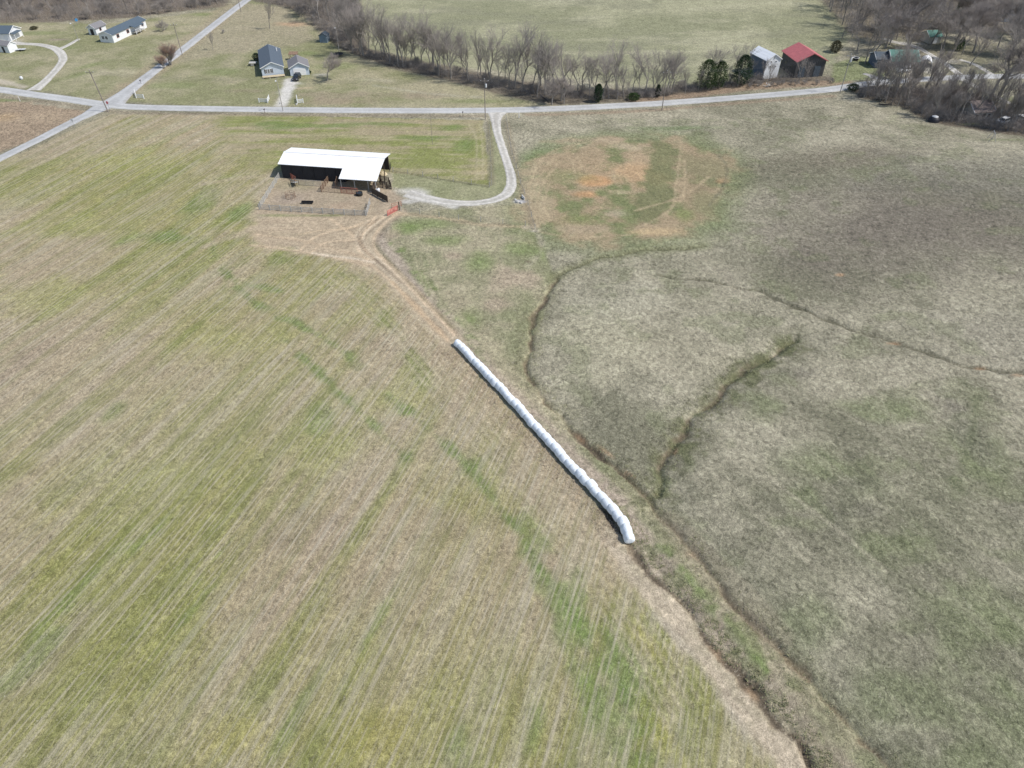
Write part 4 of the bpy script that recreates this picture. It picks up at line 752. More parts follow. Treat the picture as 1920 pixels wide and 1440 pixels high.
# ------------------------------------------------------------------ poles and wires
def lean_off(p, h): return Vector((p.x, p.y, p.z + h))
def utility_pole(px, py, h, label, arm=True, transformer=False, lamp=False, m=None, ry=0, group='wooden utility poles', r=.135, lean=(0, 0)):
    p = at(px, py); t = thing('utility_pole', label, 'utility pole', p, ry, group); m = m or M['pole']
    MB().bar((0, 0, -.3), (lean[0], lean[1], h), r, r * .68, 10).build('pole', m, t); tx, ty = lean
    if arm:
        MB().beam((tx - 1.1, ty - .16, h - .5), (tx + 1.1, ty - .16, h - .5), .1, .12).build('crossarm', m, t)
        for x in (-1.0, 0, 1.0): MB().lathe([(0, 0), (.05, 0), (.08, .05), (.05, .1), (.07, .14), (0, .18)], 8, (tx + x, ty - (.16 if x else 0), h - .44 + (.44 if x == 0 else 0))).build('insulator', M['lamp'], t)
    if transformer: MB().lathe([(0, -.5), (.22, -.5), (.24, -.45), (.24, .35), (.2, .42), (0, .44)], 12, (tx * .85 + .4, ty * .85, h - 1.7)).build('transformer', M['lamp'], t)
    if lamp:
        b = MB().bar((tx * .9, ty * .9, h - .9), (tx * .9, ty * .9 - 1.0, h - .6), .035).build('lamp_arm', M['galv'], t); MB().lathe([(0, .12), (.12, .1), (.2, 0), (.24, -.12), (.16, -.2), (0, -.22)], 10, (tx * .9, ty * .9 - 1.1, h - .62)).build('lamp', M['lamp'], t)
    return p
pA = utility_pole(203, 210, 11.5, 'tall leaning utility pole with crossarm at the road crossing', True, False, r=.17, lean=(-1.0, 0))
pB = utility_pole(531, 209, 9.5, 'thin pale utility pole south of the road opposite the house driveway', False, False, True, M['pole_grey'], r=.11)
pC = utility_pole(910, 224, 11.0, 'utility pole with grey transformer where the farm driveway meets the road', True, True, m=M['pole'])
pD = utility_pole(1241, 207, 11.0, 'utility pole on the road verge opposite the small cedar', True, m=M['pole'])
pE = utility_pole(1575, 174, 11.0, 'utility pole with lamp on the road verge beyond the red barn', True, True, True, m=M['pole_grey'])
utility_pole(342, 103, 10.0, 'utility pole beside the reddish bare roadside tree', True); utility_pole(452, 22, 10.0, 'utility pole where the lane leaves toward the woods', True)
utility_pole(636, 97, 8.6, 'pale yard pole with white lamp near the trampoline', False, False, True, M['pole_grey'], r=.1); utility_pole(148, 78, 7.0, 'pale yard pole with lamp by the mobile home', False, False, True, M['pole_grey'], r=.09)
t = thing('marker_pole', 'thin dark pole standing alone in the green crop north of the barn', 'pole', at(811, 271)); MB().bar((0, 0, -.2), (0, 0, 8.2), .045, .035, 8).build('pole', M['pole'], t); MB().lathe([(0, 0), (.08, 0), (.08, .12), (0, .14)], 8, (0, 0, 8.2)).build('cap', M['galv'], t)
def wires(a, ha, b, hb, label):
    a = Vector(a) + Vector((0, 0, ha)); b = Vector(b) + Vector((0, 0, hb)); t = thing('power_line', label, 'power line', (a.x, a.y, a.z), 0, 'overhead wires along the road')
    for off in (-.9, 0, .9):
        mb = MB(); prev = None
        for i in range(15):
            u = i / 14; q = (b - a) * u + Vector((0, off if abs((b - a).x) > abs((b - a).y) else 0, -1.0 * 4 * u * (1 - u)))
            if prev is not None: mb.bar(prev, q, .014, k=4, cap=False)
            prev = q
        mb.build('wire', M['wire'], t)
wires(pA + Vector((-1, 0, 0)), 11, pB, 9.3, 'thin overhead wires from the crossing pole to the thin pale pole'); wires(pB, 9.3, pC, 10.6, 'thin overhead wires from the thin pale pole to the transformer pole')
wires(pC, 10.6, pD, 10.6, 'thin overhead wires between the transformer pole and the next verge pole'); wires(pD, 10.6, pE, 10.6, 'thin overhead wires passing in front of the red barn')

# ------------------------------------------------------------------ fences, gates, farm things
def rail_fence(name, label, pts, h=1.35, rails=4, pm=None, rm=None, sp=2.4, cat='fence', group=None, pr=.09, rh=.13, wire=False, rt=.035):
    P_ = [at(*p) for p in pts]; o = P_[0]; t = thing(name, label, cat, o, 0, group); pm = pm or M['wood_grey']; rm = rm or pm
    for a, b in zip(P_[:-1], P_[1:]):
        n = max(1, round((b - a).length / sp)); prev = None
        for i in range(n + 1):
            q = a.lerp(b, i / n); q = Vector((q.x, q.y, gz(q.x, q.y))) - o
            if not (i == 0 and a is not P_[0]): MB().box((q.x, q.y, q.z + h / 2 - .1), (pr * 2, pr * 2, h + .35), math.atan2((b - a).y, (b - a).x)).build('post', pm, t)
            if prev is not None:
                for k in range(rails):
                    z = h * (k + .8) / (rails + .1); (MB().bar(prev + Vector((0, 0, z)), q + Vector((0, 0, z)), .012, k=4, cap=False) if wire else MB().beam(prev + Vector((0, 0, z)), q + Vector((0, 0, z)), rt, rh)).build('wire' if wire else 'rail', M['wire'] if wire else rm, t)
            prev = q
    return t
def gate_panel(name, label, a, b, h=1.3, m=None, bars=5, group=None, r=.03, cat='gate', filled=False):
    a = Vector(a); b = Vector(b); t = thing(name, label, cat, a, 0, group); d = b - a; d.z = 0; m = m or M['galv']; z = Vector((0, 0, 1)); f = MB()
    for i in range(bars + 1): f.bar(z * (.12 + (h - .12) * i / bars), d + z * (.12 + (h - .12) * i / bars), r if i in (0, bars) else r * .8, k=6)
    for u in (0, 1): f.bar(d * u, d * u + z * h, r * 1.2, k=6)
    f.build('frame', m, t)
    for u in (.33, .66): MB().bar(d * u + z * .1, d * u + z * h, r * .9, k=6).build('upright', m, t)
    return t
rail_fence('corral_fence', 'grey board corral fence along the front of the barn lot', [(487, 393), (686, 405)]); rail_fence('corral_fence', 'grey board corral fence running up to the left barn corner', [(489, 389), (524, 334)], rm=M['wood_grey'])
rail_fence('corral_fence', 'short grey board fence at the right end of the barn lot', [(688, 403), (694, 383)], sp=1.6); 
gate_panel('cattle_panel', 'galvanised cattle panel near the middle of the barn lot', at(560, 347), at(603, 350), 1.4, M['galv'], 6, 'cattle panels in the barn lot'); gate_panel('cattle_panel', 'dark cattle panel left of the red gate in the barn lot', at(606, 360), at(639, 362), 1.5, M['wood_brown'], 6, 'cattle panels in the barn lot')  # both are standing cattle panels rather than gates
gate_panel('corral_gate', 'rusty red tube gate under the barn lean-to', at(640, 362), at(671, 364.5), 1.5, M['rust'], 7, r=.055); gate_panel('corral_gate', 'rusty gate standing against the left end of the barn front', at(546, 335), at(556, 342), 1.4, M['rust'], 6)
rail_fence('corral_fence', 'brown board alley fence from the barn front into the lot', [(618, 338), (603, 360)], pm=M['wood_brown'], sp=1.5, h=1.5); rail_fence('corral_fence', 'short brown board fence right of the alley under the roof edge', [(634, 338), (630, 352)], pm=M['wood_brown'], sp=1.5, h=1.5)
p = at(553, 346); t = thing('cattle_chute', 'narrow wooden loading ramp leaning beside the barn front', 'ramp', p, R(125)); MB().poly([(-1.6, -.5, 1.1), (1.4, -.5, .1), (1.4, .5, .1), (-1.6, .5, 1.1)], (0, 0, .1)).build('ramp_floor', M['wood_grey'], t)
for y in (-.5, .5):
    MB().beam((-1.6, y, 1.7), (1.4, y, .8), .05, .12).build('side_rail', M['wood_grey'], t)
    for x in (-1.5, 0, 1.3): MB().box((x, y, .8 - x * .2), (.1, .1, 1.6)).build('post', M['wood_dark'], t)
def ring(name, label, cat, p, r, h, m, bars=10, hayin=False):
    t = thing(name, label, cat, p); f = MB()
    for z in (.1, h * .5, h):
        for i in range(20): a = 2 * math.pi * i / 20; b = 2 * math.pi * (i + 1) / 20; f.bar((r * math.cos(a), r * math.sin(a), z), (r * math.cos(b), r * math.sin(b), z), .03, k=5, cap=False)
    f.build('ring', m, t)
    for i in range(bars): a = 2 * math.pi * i / bars; MB().bar((r * math.cos(a), r * math.sin(a), 0), (r * .95 * math.cos(a + .1), r * .95 * math.sin(a + .1), h), .025, k=5).build('bar', m, t)
    return t
ring('hay_feeder', 'round rusty hay feeder ring standing in the barn lot', 'hay feeder', at(545, 370), 1.15, 1.2, M['wood_brown'], 14)
t = thing('feed_trough', 'long dark feed trough lying in the barn lot', 'trough', at(577, 382), R(-2)); tr = MB(); tr.box((0, 0, .35), (2.6, .55, .06)); tr.box((0, -.28, .48), (2.6, .05, .3)); tr.box((0, .28, .48), (2.6, .05, .3)); tr.box((-1.3, 0, .48), (.05, .6, .3)); tr.box((1.3, 0, .48), (.05, .6, .3)); tr.build('trough', M['dark'], t)
for x in (-1, 1): MB().box((x, 0, .16), (.1, .5, .33)).build('leg', M['wood_dark'], t)
t = thing('water_tank', 'dark round water tank at the end of the red gate', 'water tank', at(674, 366)); MB().lathe([(0, 0), (.75, 0), (.78, .05), (.78, .7), (.72, .72), (.70, .3), (0, .3)], 20).build('tank', M['rubber'], t, True); MB().lathe([(.7, .55), (0, .55)], 20).build('water', M['water'], t)
t = thing('mineral_tub', 'small pale round tank by the dark chute wall', 'tank', at(709, 361)); MB().lathe([(0, 0), (.5, 0), (.52, .8), (.4, .98), (0, 1.05)], 16).build('tank', M['lamp'], t, True); MB().lathe([(0, 0), (.15, 0), (.15, .1), (0, .1)], 10, (0, 0, 1.04)).build('lid', M['dark'], t)
t = rail_fence('chute_wall', 'dark solid board wall of the loading alley right of the barn', [(699, 364), (727, 379)], h=1.5, rails=6, pm=M['wood_dark'], sp=1.7, rh=.24)
rail_fence('chute_wall', 'dark board wall from the lean-to corner into the yard', [(706, 348), (700, 362)], h=1.9, rails=7, pm=M['wood_dark'], sp=1.5, rh=.26)
rail_fence('holding_pen', 'dark brown board holding pen beside the right side of the barn', [(714, 340), (730, 345), (734, 355), (718, 352), (714, 340)], h=1.6, rails=5, pm=M['wood_dark'], sp=1.4, rh=.16, cat='pen')
gate_panel('corral_gate', 'dark tube gate at the far right corner of the barn', at(722, 316), at(733, 315), 1.6, M['dark'], 6); gate_panel('corral_gate', 'dark tube gate beside the straw pile on the right side of the barn', at(733, 315), at(731, 322), 1.5, M['dark'], 6)
def pile(name, label, cat, p, r, h, m, sd):
    rr = random.Random(sd); mb = MB(); k = 18; rings = 7
    for j in range(rings + 1):
        u = j / rings
        for i in range(k): a = 2 * math.pi * i / k; q = r * (1 - u) * (1 + rr.uniform(-.16, .16)) * (1 + .2 * math.sin(2 * a + sd)); mb.v.append((q * math.cos(a), q * math.sin(a), h * (1 - (1 - u) ** 2) * (1 + rr.uniform(-.1, .1)) - (.1 if j == 0 else 0)))
    for j in range(rings):
        for i in range(k): i2 = (i + 1) % k; mb.f.append((j * k + i, j * k + i2, (j + 1) * k + i2, (j + 1) * k + i))
    o = mb.build(name, m); o.location = p; return tag(o, label, cat)
pile('straw_pile', 'pale straw pile under the right gable of the white-roofed barn', 'straw pile', at(717, 326), 1.2, .7, M['hay'], 3)
rg = gate_panel('farm_gate', 'bright red tube gate standing open beside the dirt track', at(727, 405), at(746, 394), 1.2, M['red'], 6, r=.05)
t = thing('gate_post', 'dark wooden gate post beside the bright red gate', 'post', at(749, 394)); MB().bar((0, 0, -.2), (0, 0, 2.0), .14, .12, 10).build('post', M['wood_dark'], t); MB().box((0, -.15, 1.2), (.12, .06, .1)).build('hinge', M['galv'], t)
MBs = thing('farm_gate', 'rusty grey tube gate behind the bright red gate', 'gate', at(735, 391)); MB().bar((0, 0, .3), (2.0, 1.1, .3), .04).bar((0, 0, 1.1), (2.0, 1.1, 1.1), .04).bar((0, 0, .7), (2.0, 1.1, .7), .04).bar((0, 0, 0), (0, 0, 1.2), .05).bar((2, 1.1, 0), (2, 1.1, 1.2), .05).build('frame', M['rust'], MBs)
wf = dict(h=1.2, rails=4, pm=M['wood_grey'], sp=4.5, wire=True, pr=.05)
rail_fence('wire_fence', 'post and wire fence on the field side of the farm driveway', [(917, 230), (920, 290), (922, 348)], **wf); rail_fence('wire_fence', 'post and wire fence from the barn to the driveway bend', [(737, 322), (850, 340), (918, 351)], **wf)
rail_fence('wire_fence', 'post and wire fence on the far side of the farm driveway', [(949, 226), (960, 290), (976, 345), (990, 385), (1003, 430)], **wf); rail_fence('wire_fence', 'wire fence along the ditch south of the gravel drive', [(752, 396), (860, 412), (985, 424)], **wf)
for pts, lb in (([(486, 192), (502, 193), (505, 186)], 'white entrance fence left of the house driveway'), ([(557, 186), (558, 194), (569, 193)], 'white entrance fence right of the house driveway'), ([(254, 176), (256, 184), (270, 185)], 'white corner fence at the road crossing')):
    rail_fence('entrance_fence', lb, pts, h=1.2, rails=3, pm=M['trim'], sp=2.0, rh=.2, pr=.1)
def post(name, label, cat, px, py, h, r, m, cap=None):
    t = thing(name, label, cat, at(px, py)); MB().bar((0, 0, -.2), (0, 0, h), r, r * .9, 8).build('post', m, t)
    if cap: cap(t, h)
def mailbox_top(t, h):
    mb = MB(); n = 8
    for y in (-.3, .3):
        mb.v += [(-.12, y, h), (.12, y, h)] + [(.12 * math.cos(math.pi * i / n), y, h + .14 + .12 * math.sin(math.pi * i / n)) for i in range(n + 1)]
    k = n + 3; mb.f += [tuple(range(k)), tuple(reversed(range(k, 2 * k)))] + [(i, (i + 1) % k, k + (i + 1) % k, k + i) for i in range(k)]; bx = mb.build('box', M['dark'], t)
    MB().box((.14, .1, h + .25), (.02, .03, .2)).build('flag', M['sign_red'], bx)
def sign_top(mm):
    def f(t, h): MB().lathe([(0, -.02), (.38, -.02), (.38, .02), (0, .02)], 8).build('sign_panel', mm, t).rotation_euler = (R(90), R(22.5), 0); t.children[-1].location = (0, -.07, h - .3)
    return f
post('mailbox', 'dark mailbox on a post left of the utility pole by the driveway mouth', 'mailbox', 868, 218, 1.1, .06, M['wood_dark'], mailbox_top); post('mailbox', 'small dark mailbox beside the side road above the crossing', 'mailbox', 265, 158, 1.1, .06, M['wood_dark'], mailbox_top)
post('mailbox', 'dark mailbox at the road verge opposite the white entrance fence', 'mailbox', 497, 213, 1.1, .06, M['wood_dark'], mailbox_top)
post('road_sign', 'small road sign on a post beside the lower left lane', 'sign', 140, 238, 2.2, .05, M['galv'], sign_top(M['tin'])); post('stop_sign', 'red stop sign on a thin post at the road crossing', 'stop sign', 206, 206, 2.4, .05, M['galv'], sign_top(M['sign_red']))
post('marker_post', 'white marker post at the road verge right of the driveway', 'post', 973, 221, 1.9, .09, M['trim']); post('marker_post', 'thin white marker post in the verge at far left', 'post', 38, 190, 1.6, .06, M['trim'])
def stop_text():
    t = [o for o in C.objects if o.name.startswith('stop_sign')][0]; cu = bpy.data.curves.new('lettering', 'FONT'); cu.body = 'STOP'; cu.size = .27; cu.align_x = 'CENTER'; cu.align_y = 'CENTER'; cu.extrude = .004
    tmp = bpy.data.objects.new('tmp', cu); me_ = bpy.data.meshes.new_from_object(tmp); bpy.data.objects.remove(tmp); me_.materials.clear(); me_.materials.append(M['trim']); o = bpy.data.objects.new('lettering', me_); C.objects.link(o); o.parent = t; o.location = (0, -.1, 2.1); o.rotation_euler = (R(90), 0, 0)
stop_text()
t = thing('propane_tank', 'small white rounded tank on the lawn inside the drive loop', 'tank', at(41, 149)); MB().lathe([(0, 0), (.35, 0), (.45, .2), (.45, .7), (.3, .95), (0, 1.0)], 14).build('tank', M['lamp'], t, True); MB().lathe([(0, 0), (.12, 0), (.12, .12), (0, .12)], 8, (0, 0, .99)).build('cap', M['galv'], t)
t = thing('satellite_dish', 'small blue and white dish on a post in front of the woods', 'satellite dish', at(147, 48)); MB().bar((0, 0, 0), (0, 0, 1.8), .05).build('post', M['galv'], t); d_ = MB().lathe([(0, 0), (.3, .04), (.55, .14), (.57, .12), (.3, .0), (0, -.03)], 18).build('dish', M['blue'], t, True); d_.location = (0, 0, 2.0); d_.rotation_euler = (R(60), 0, R(10))
# trampolines
def trampoline(label, px, py, r):
    t = thing('trampoline', label, 'trampoline', at(px, py)); MB().lathe([(0, .72), (r * .85, .72), (r * .85, .76), (0, .76)], 28).build('mat', M['mesh'], t); MB().lathe([(r * .86, .74), (r, .74), (r, .82), (r * .86, .82), (r * .86, .74)], 28).build('pad', M['dark'], t)
    for i in range(4):
        a = math.pi / 4 + i * math.pi / 2; x, y = r * .92 * math.cos(a), r * .92 * math.sin(a); MB().bar((x, y, 0), (x, y, .74), .04).build('leg', M['galv'], t)
trampoline('round black trampoline on the grass at the edge of the tree line', 635, 105, 1.7)
t = thing('burn_barrel', 'dark round fire pit with white rim in the right yard', 'fire pit', at(1604, 113)); MB().lathe([(0, 0), (.8, 0), (.95, .8), (.85, .8), (.75, .2), (0, .2)], 14).build('pit', M['dark'], t); MB().lathe([(.86, .8), (.98, .8), (.98, .9), (.86, .9), (.86, .8)], 14).build('rim', M['trim'], t)
t = thing('dome_tent', 'small dark domed shelter with grey top at the foot of the thicket', 'shelter', at(1750, 228)); MB().lathe([(1.5, 0), (1.45, .6), (1.2, 1.1), (.7, 1.5), (0, 1.65)], 16).build('dome', M['dark'], t, True); MB().lathe([(.85, 1.4), (.72, 1.52), (0, 1.7)], 16).build('top', M['tin'], t, True)
def swing_set(px, py):
    t = thing('swing_set', 'grey A-frame swing frame on the grass at the right edge', 'swing set', at(px, py), R(70)); MB().bar((-1.3, 0, 2.2), (1.3, 0, 2.2), .06).build('top_bar', M['galv'], t)
    for x in (-1.3, 1.3):
        for y in (-.8, .8): MB().bar((x, 0, 2.2), (x, y, 0), .05).build('leg', M['galv'], t)
    for x in (-.3, .3): MB().bar((x, 0, 2.2), (x, 0, .5), .015).build('chain', M['galv'], t)
    MB().box((0, 0, .5), (.7, .22, .04)).build('seat', M['dark'], t)
swing_set(1858, 264)
pw = at(1900, 30); po = MB(); k = 28
for i in range(k): a = 2 * math.pi * i / k; q = 1 + .12 * math.sin(3 * a + 1) + .07 * math.sin(5 * a); po.v.append((pw.x + 14 * q * math.cos(a), pw.y + 9 * q * math.sin(a), 0))
zz = max(gz(v[0], v[1]) for v in po.v) + .08; po.v = [(v[0], v[1], zz) for v in po.v]; n = len(po.v); po.v += [(v[0], v[1], zz - 1.5) for v in po.v]; po.f.append(tuple(range(n))); po.f += [(i, n + i, n + (i + 1) % n, (i + 1) % n) for i in range(n)]
o = po.build('water', M['water']); o['kind'] = 'structure'
# headwall of the culvert and stones
t = thing('culvert_headwall', 'small pale culvert headwall with rocks beside the driveway bend', 'culvert', at(981, 372), R(-70)); MB().box((0, 0, .2), (1.6, .25, .7)).build('wall', M['concrete'], t); MB().bar((0, -.35, .15), (0, .2, .15), .28, k=14).build('pipe', M['galv'], t)
rr = random.Random(5)
for (px, py, s_, lb) in [(970, 379, .45, 'largest pale rock in the stone patch by the driveway bend'), (977, 381, .35, 'pale rock at the lower edge of the stone patch by the bend'), (966, 375, .3, 'small pale rock at the upper left of the stone patch'), (526, 194, .35, 'pale boulder at the left foot of the house driveway'), (556, 196, .35, 'pale boulder at the right foot of the house driveway')]:
    mb = MB(); mb.lathe([(0, 0), (s_, .02), (s_ * 1.1, s_ * .4), (s_ * .8, s_ * .8), (s_ * .3, s_ * .95), (0, s_)], 9); mb.v = [(v[0] * (1 + .25 * math.sin(v[1] * 9 + s_ * 50)), v[1] * (1 + .2 * math.cos(v[0] * 7)), v[2]) for v in mb.v]; o = mb.build('rock', M['rock']); o.location = at(px, py); tag(o, lb, 'rock')

# ------------------------------------------------------------------ trees
def bare_tree(seed, h, spread=.35, forks=1, clear=.35, dens=1.0, twigs=1600, upright=.6, stems=1, tw=.016):
    rr = random.Random(seed); limbs = MB(); tips = []
    def grow(p, d, L, r, lvl):
        n = 3 if lvl < 2 else 2; q = p
        pts = [(p, r)]
        for i in range(n):
            d = (d + Vector((rr.gauss(0, .10), rr.gauss(0, .10), rr.uniform(0, .08 * upright)))).normalized(); q2 = q + d * (L / n); r2 = r * (1 - .30 * (i + 1) / n)
            limbs.bar(q, q2, pts[-1][1], r2, 6 if lvl < 2 else 4 if lvl < 3 else 3, False); q = q2; pts.append((q, r2))
            if lvl >= 1: tips.append((q, d, lvl))
            if lvl < 4 and (lvl > 0 or i >= 1) and rr.random() < .75 * dens: side(q, d, L * rr.uniform(.55, .8), r2 * .6, lvl + 1)
        if lvl < 4:
            for _ in range(2 if rr.random() < .8 else 3): side(q, d, L * rr.uniform(.62, .9), pts[-1][1] * .8, lvl + 1)
    def side(q, d, L, r, lvl):
        ax = Vector((rr.gauss(0, 1), rr.gauss(0, 1), rr.gauss(0, .3))); ax = (ax - d * ax.dot(d)).normalized(); nd = (d + ax * spread * rr.uniform(.7, 1.6) + Vector((0, 0, .25 * upright))).normalized(); grow(q, nd, L, max(r, .018), lvl)
    for s in range(stems):
        a = rr.uniform(0, 6.3); d = Vector((math.cos(a) * .25 * (stems > 1), math.sin(a) * .25 * (stems > 1), 1)).normalized(); grow(Vector((math.cos(a) * .2 * (stems > 1), math.sin(a) * .2 * (stems > 1), -.25)), d, h * clear, h * .0125 + .05, 0)
    # twig sprays: three-sided slivers leaving the outer limbs
    n = twigs; idx = [rr.randrange(len(tips)) for _ in range(n)]; V = []; F = []
    for i in idx:
        q, d, lvl = tips[i]
        if lvl < 2 and rr.random() < .6: continue
        dd = (d * .6 + Vector((rr.gauss(0, .55), rr.gauss(0, .55), rr.gauss(.35, .35)))).normalized(); L = rr.uniform(.5, 1.5) * (h / 15) ** .6
        for k in range(2):
            u = dd.orthogonal().normalized(); w_ = dd.cross(u); e = q + dd * L; b = len(V); r = tw * (1 if k == 0 else .7)
            for j in range(3): a = 2.094 * j; V.append(tuple(q + (u * math.cos(a) + w_ * math.sin(a)) * r))
            V.append(tuple(e)); F += [(b, b + 1, b + 3), (b + 1, b + 2, b + 3), (b + 2, b, b + 3)]
            q = q + dd * L * .45; dd = (dd + Vector((rr.gauss(0, .5), rr.gauss(0, .5), rr.gauss(.1, .3)))).normalized(); L *= .7
    tb = MB(); tb.v = V; tb.f = F; zmax = max(v[2] for v in V) or 1; k = h / zmax
    for m_ in (limbs, tb): m_.v = [(v[0] * k, v[1] * k, v[2] * k) for v in m_.v]
    return limbs, tb
def mk(mb, name, m):
    me = bpy.data.meshes.new(name); me.from_pydata(mb.v, [], mb.f); me.update(); me.materials.append(m); return me
PROTO = {}
def proto(key, n, **kw):
    bm, tm = kw.pop('bark', M['bark']), kw.pop('twig', M['twig']); PROTO[key] = []
    for i in range(n): l, t_ = bare_tree(hash_(key) + i * 13, **kw); PROTO[key].append((mk(l, 'trunk', bm), mk(t_, 'crown', tm)))
def hash_(s): return sum(ord(c) * (i + 3) for i, c in enumerate(s))
proto('tall', 7, h=17.5, spread=.52, clear=.32, twigs=1500, upright=.55, tw=.0135)
proto('slim', 5, h=13.5, spread=.36, clear=.33, twigs=700, upright=.8, dens=.8, tw=.0125)
proto('wide', 3, h=14, spread=.72, clear=.22, twigs=3400, upright=.35, tw=.0135)
proto('brush', 6, h=3.2, spread=.9, clear=.32, twigs=380, upright=.5, stems=4, tw=.009, dens=.7)
proto('sap', 5, h=7.5, spread=.34, clear=.36, twigs=620, upright=.9, tw=.011)
proto('wood', 6, h=13.5, spread=.55, clear=.28, twigs=1600, upright=.5, tw=.0145)
proto('red', 1, h=8, spread=.45, clear=.22, twigs=2600, upright=.8, tw=.012, stems=5, twig=M['twig_red'])
NT = [0]
def tree(kind, px=None, py=None, s=1.0, label='bare tree', group=None, pos=None, name='bare_tree', cat='tree', rz=None, i=None, sz=None):
    if pos is None: p = at(px, py)
    else: p = Vector((pos[0], pos[1], gz(pos[0], pos[1])))
    tr, cr = PROTO[kind][i if i is not None else random.randrange(len(PROTO[kind]))]
    t = thing(name, label, cat, p, random.uniform(0, 6.28) if rz is None else rz, group); t.scale = (s, s, sz or s)
    for nm, me_ in (('trunk', tr), ('crown', cr)):
        o = bpy.data.objects.new(nm, me_); C.objects.link(o); o.parent = t
    NT[0] += 1; return t
# the tree line between the yard and the far field
tl = smooth(W([(650, 96), (700, 112), (740, 126), (800, 138), (850, 150), (900, 158), (945, 166), (1000, 180), (1040, 190), (1100, 191), (1170, 189), (1240, 182), (1300, 176), (1370, 167), (1430, 158)]), 6)
sl_ = np.r_[0, np.cumsum(np.linalg.norm(np.diff(tl, axis=0), axis=1))]
LBL = 'grey bare deciduous tree in the tree line between the yard and the far field'
i = 0; s_ = 0
while s_ < sl_[-1]:
    p = along_path(tl, sl_, s_); u = s_ / sl_[-1]; dep = random.uniform(.5, 9) * (1 if u < .75 else .5); hs = random.uniform(.6, 1.12) * (1.0 if u < .62 else .85 if u < .8 else .68)
    k = 'tall' if random.random() < .55 else 'slim'
    tree(k, pos=(p[0] + random.uniform(-.6, .6) + (dep * .35 if u < .55 else 0), p[1] + dep), s=hs * (1.15 if k == 'slim' else 1), label=LBL, group='bare trees in the long tree line'); s_ += random.uniform(.9, 2.6) if u < .3 else random.uniform(.9, 2.6) if u < .8 else random.uniform(2.5, 5.0); i += 1
s_ = 0
while s_ < sl_[-1]:
    p = along_path(tl, sl_, s_); u = s_ / sl_[-1]; tree('brush', pos=(p[0] + random.uniform(-.8, .8), p[1] + random.uniform(.3, 7)), s=random.uniform(.6, 1.2), label='low leafless bush under the long tree line', group='bushes under the long tree line', name='bare_bush', cat='bush'); s_ += random.uniform(1.8, 4.2)
tree('wide', 1035, 196, .62, 'low spreading bare tree where the tree line meets the road'); tree('wide', 1058, 194, .55, 'dark forked bare tree second along where the tree line meets the road')
print('trees', NT)
# woods: upper middle, upper left, upper right
def scatter(poly, n, kinds, label, group, smin=.8, smax=1.1, mind=3.0, seed=1, name='bare_tree', cat='tree'):
    rr = random.Random(seed); P_ = np.array(W(poly)); lo = P_.min(0); hi = P_.max(0); got = []
    for _ in range(n * 60):
        if len(got) >= n: break
        x = rr.uniform(lo[0], hi[0]); y = rr.uniform(lo[1], hi[1]); c = False
        for a, b in zip(P_, np.roll(P_, -1, 0)):
            if (a[1] > y) != (b[1] > y) and x < (b[0] - a[0]) * (y - a[1]) / (b[1] - a[1]) + a[0]: c = not c
        if c and all((x - g[0]) ** 2 + (y - g[1]) ** 2 > mind ** 2 for g in got): got.append((x, y))
    for x, y in got: tree(rr.choice(kinds), pos=(x, y), s=rr.uniform(smin, smax), label=label, group=group, name=name, cat=cat)
scatter([(490, 0), (560, 12), (610, 55), (650, 92), (685, 88), (672, 30), (660, -45), (500, -30)], 28, ['tall', 'wood', 'wood'], 'bare tree in the small wood above the dark shed', 'bare trees of the small wood', .75, 1.05, 3.2, 4)
scatter([(-60, 38), (120, 36), (260, 28), (420, 8), (440, -20), (-60, -25)], 56, ['wood', 'wood', 'tall'], 'bare tree in the wood behind the mobile home', 'bare trees of the wood behind the mobile home', .6, .95, 3.6, 5)
scatter([(-60, 40), (120, 38), (260, 31), (330, 22), (420, 8), (440, -10), (-60, -5)], 40, ['brush'], 'leafless bush in the wood behind the mobile home', 'bushes of the wood behind the mobile home', 1.0, 1.8, 2.5, 6, 'bare_bush', 'bush')
scatter([(475, 4), (545, 22), (600, 62), (650, 92), (660, 60), (560, -10)], 16, ['brush'], 'leafless bush in the small wood above the dark shed', 'bushes of the small wood', 1.0, 1.6, 2.2, 16, 'bare_bush', 'bush')
scatter([(1500, -10), (1570, 40), (1600, 70), (1650, 95), (1720, 60), (1800, 60), (1920, 30), (1920, -35), (1490, -35)], 56, ['wood', 'tall', 'tall'], 'bare tree in the wood above the green-roofed house', 'bare trees of the upper right wood', .85, 1.2, 3.6, 7)
scatter([(1650, 60), (1640, 112), (1750, 105), (1800, 130), (1900, 125), (1960, 100), (1960, 40), (1800, 50)], 26, ['wood', 'tall', 'wide'], 'bare yard tree around the green-roofed buildings', 'bare yard trees around the green-roofed buildings', .85, 1.15, 5.0, 27)
scatter([(1640, 138), (1700, 142), (1790, 142), (1790, 150), (1700, 158), (1640, 166)], 12, ['wood', 'slim'], 'bare tree between the green-roofed house and the road', 'bare trees in front of the green-roofed house', .5, .75, 2.5, 28)
scatter([(1575, 70), (1600, 95), (1640, 112), (1655, 105), (1640, 70), (1600, 50)], 9, ['wood', 'tall'], 'bare tree on the slope right of the red barn', 'bare trees right of the red barn', .7, .95, 3.0, 8)
scatter([(1600, 172), (1640, 162), (1760, 168), (1850, 200), (1960, 225), (1960, 255), (1860, 240), (1760, 225), (1700, 205), (1620, 186)], 74, ['sap', 'sap', 'slim', 'sap'], 'thin bare sapling in the dense thicket on the right side of the road', 'saplings of the roadside thicket', .8, 1.4, 1.3, 9, 'sapling', 'sapling')
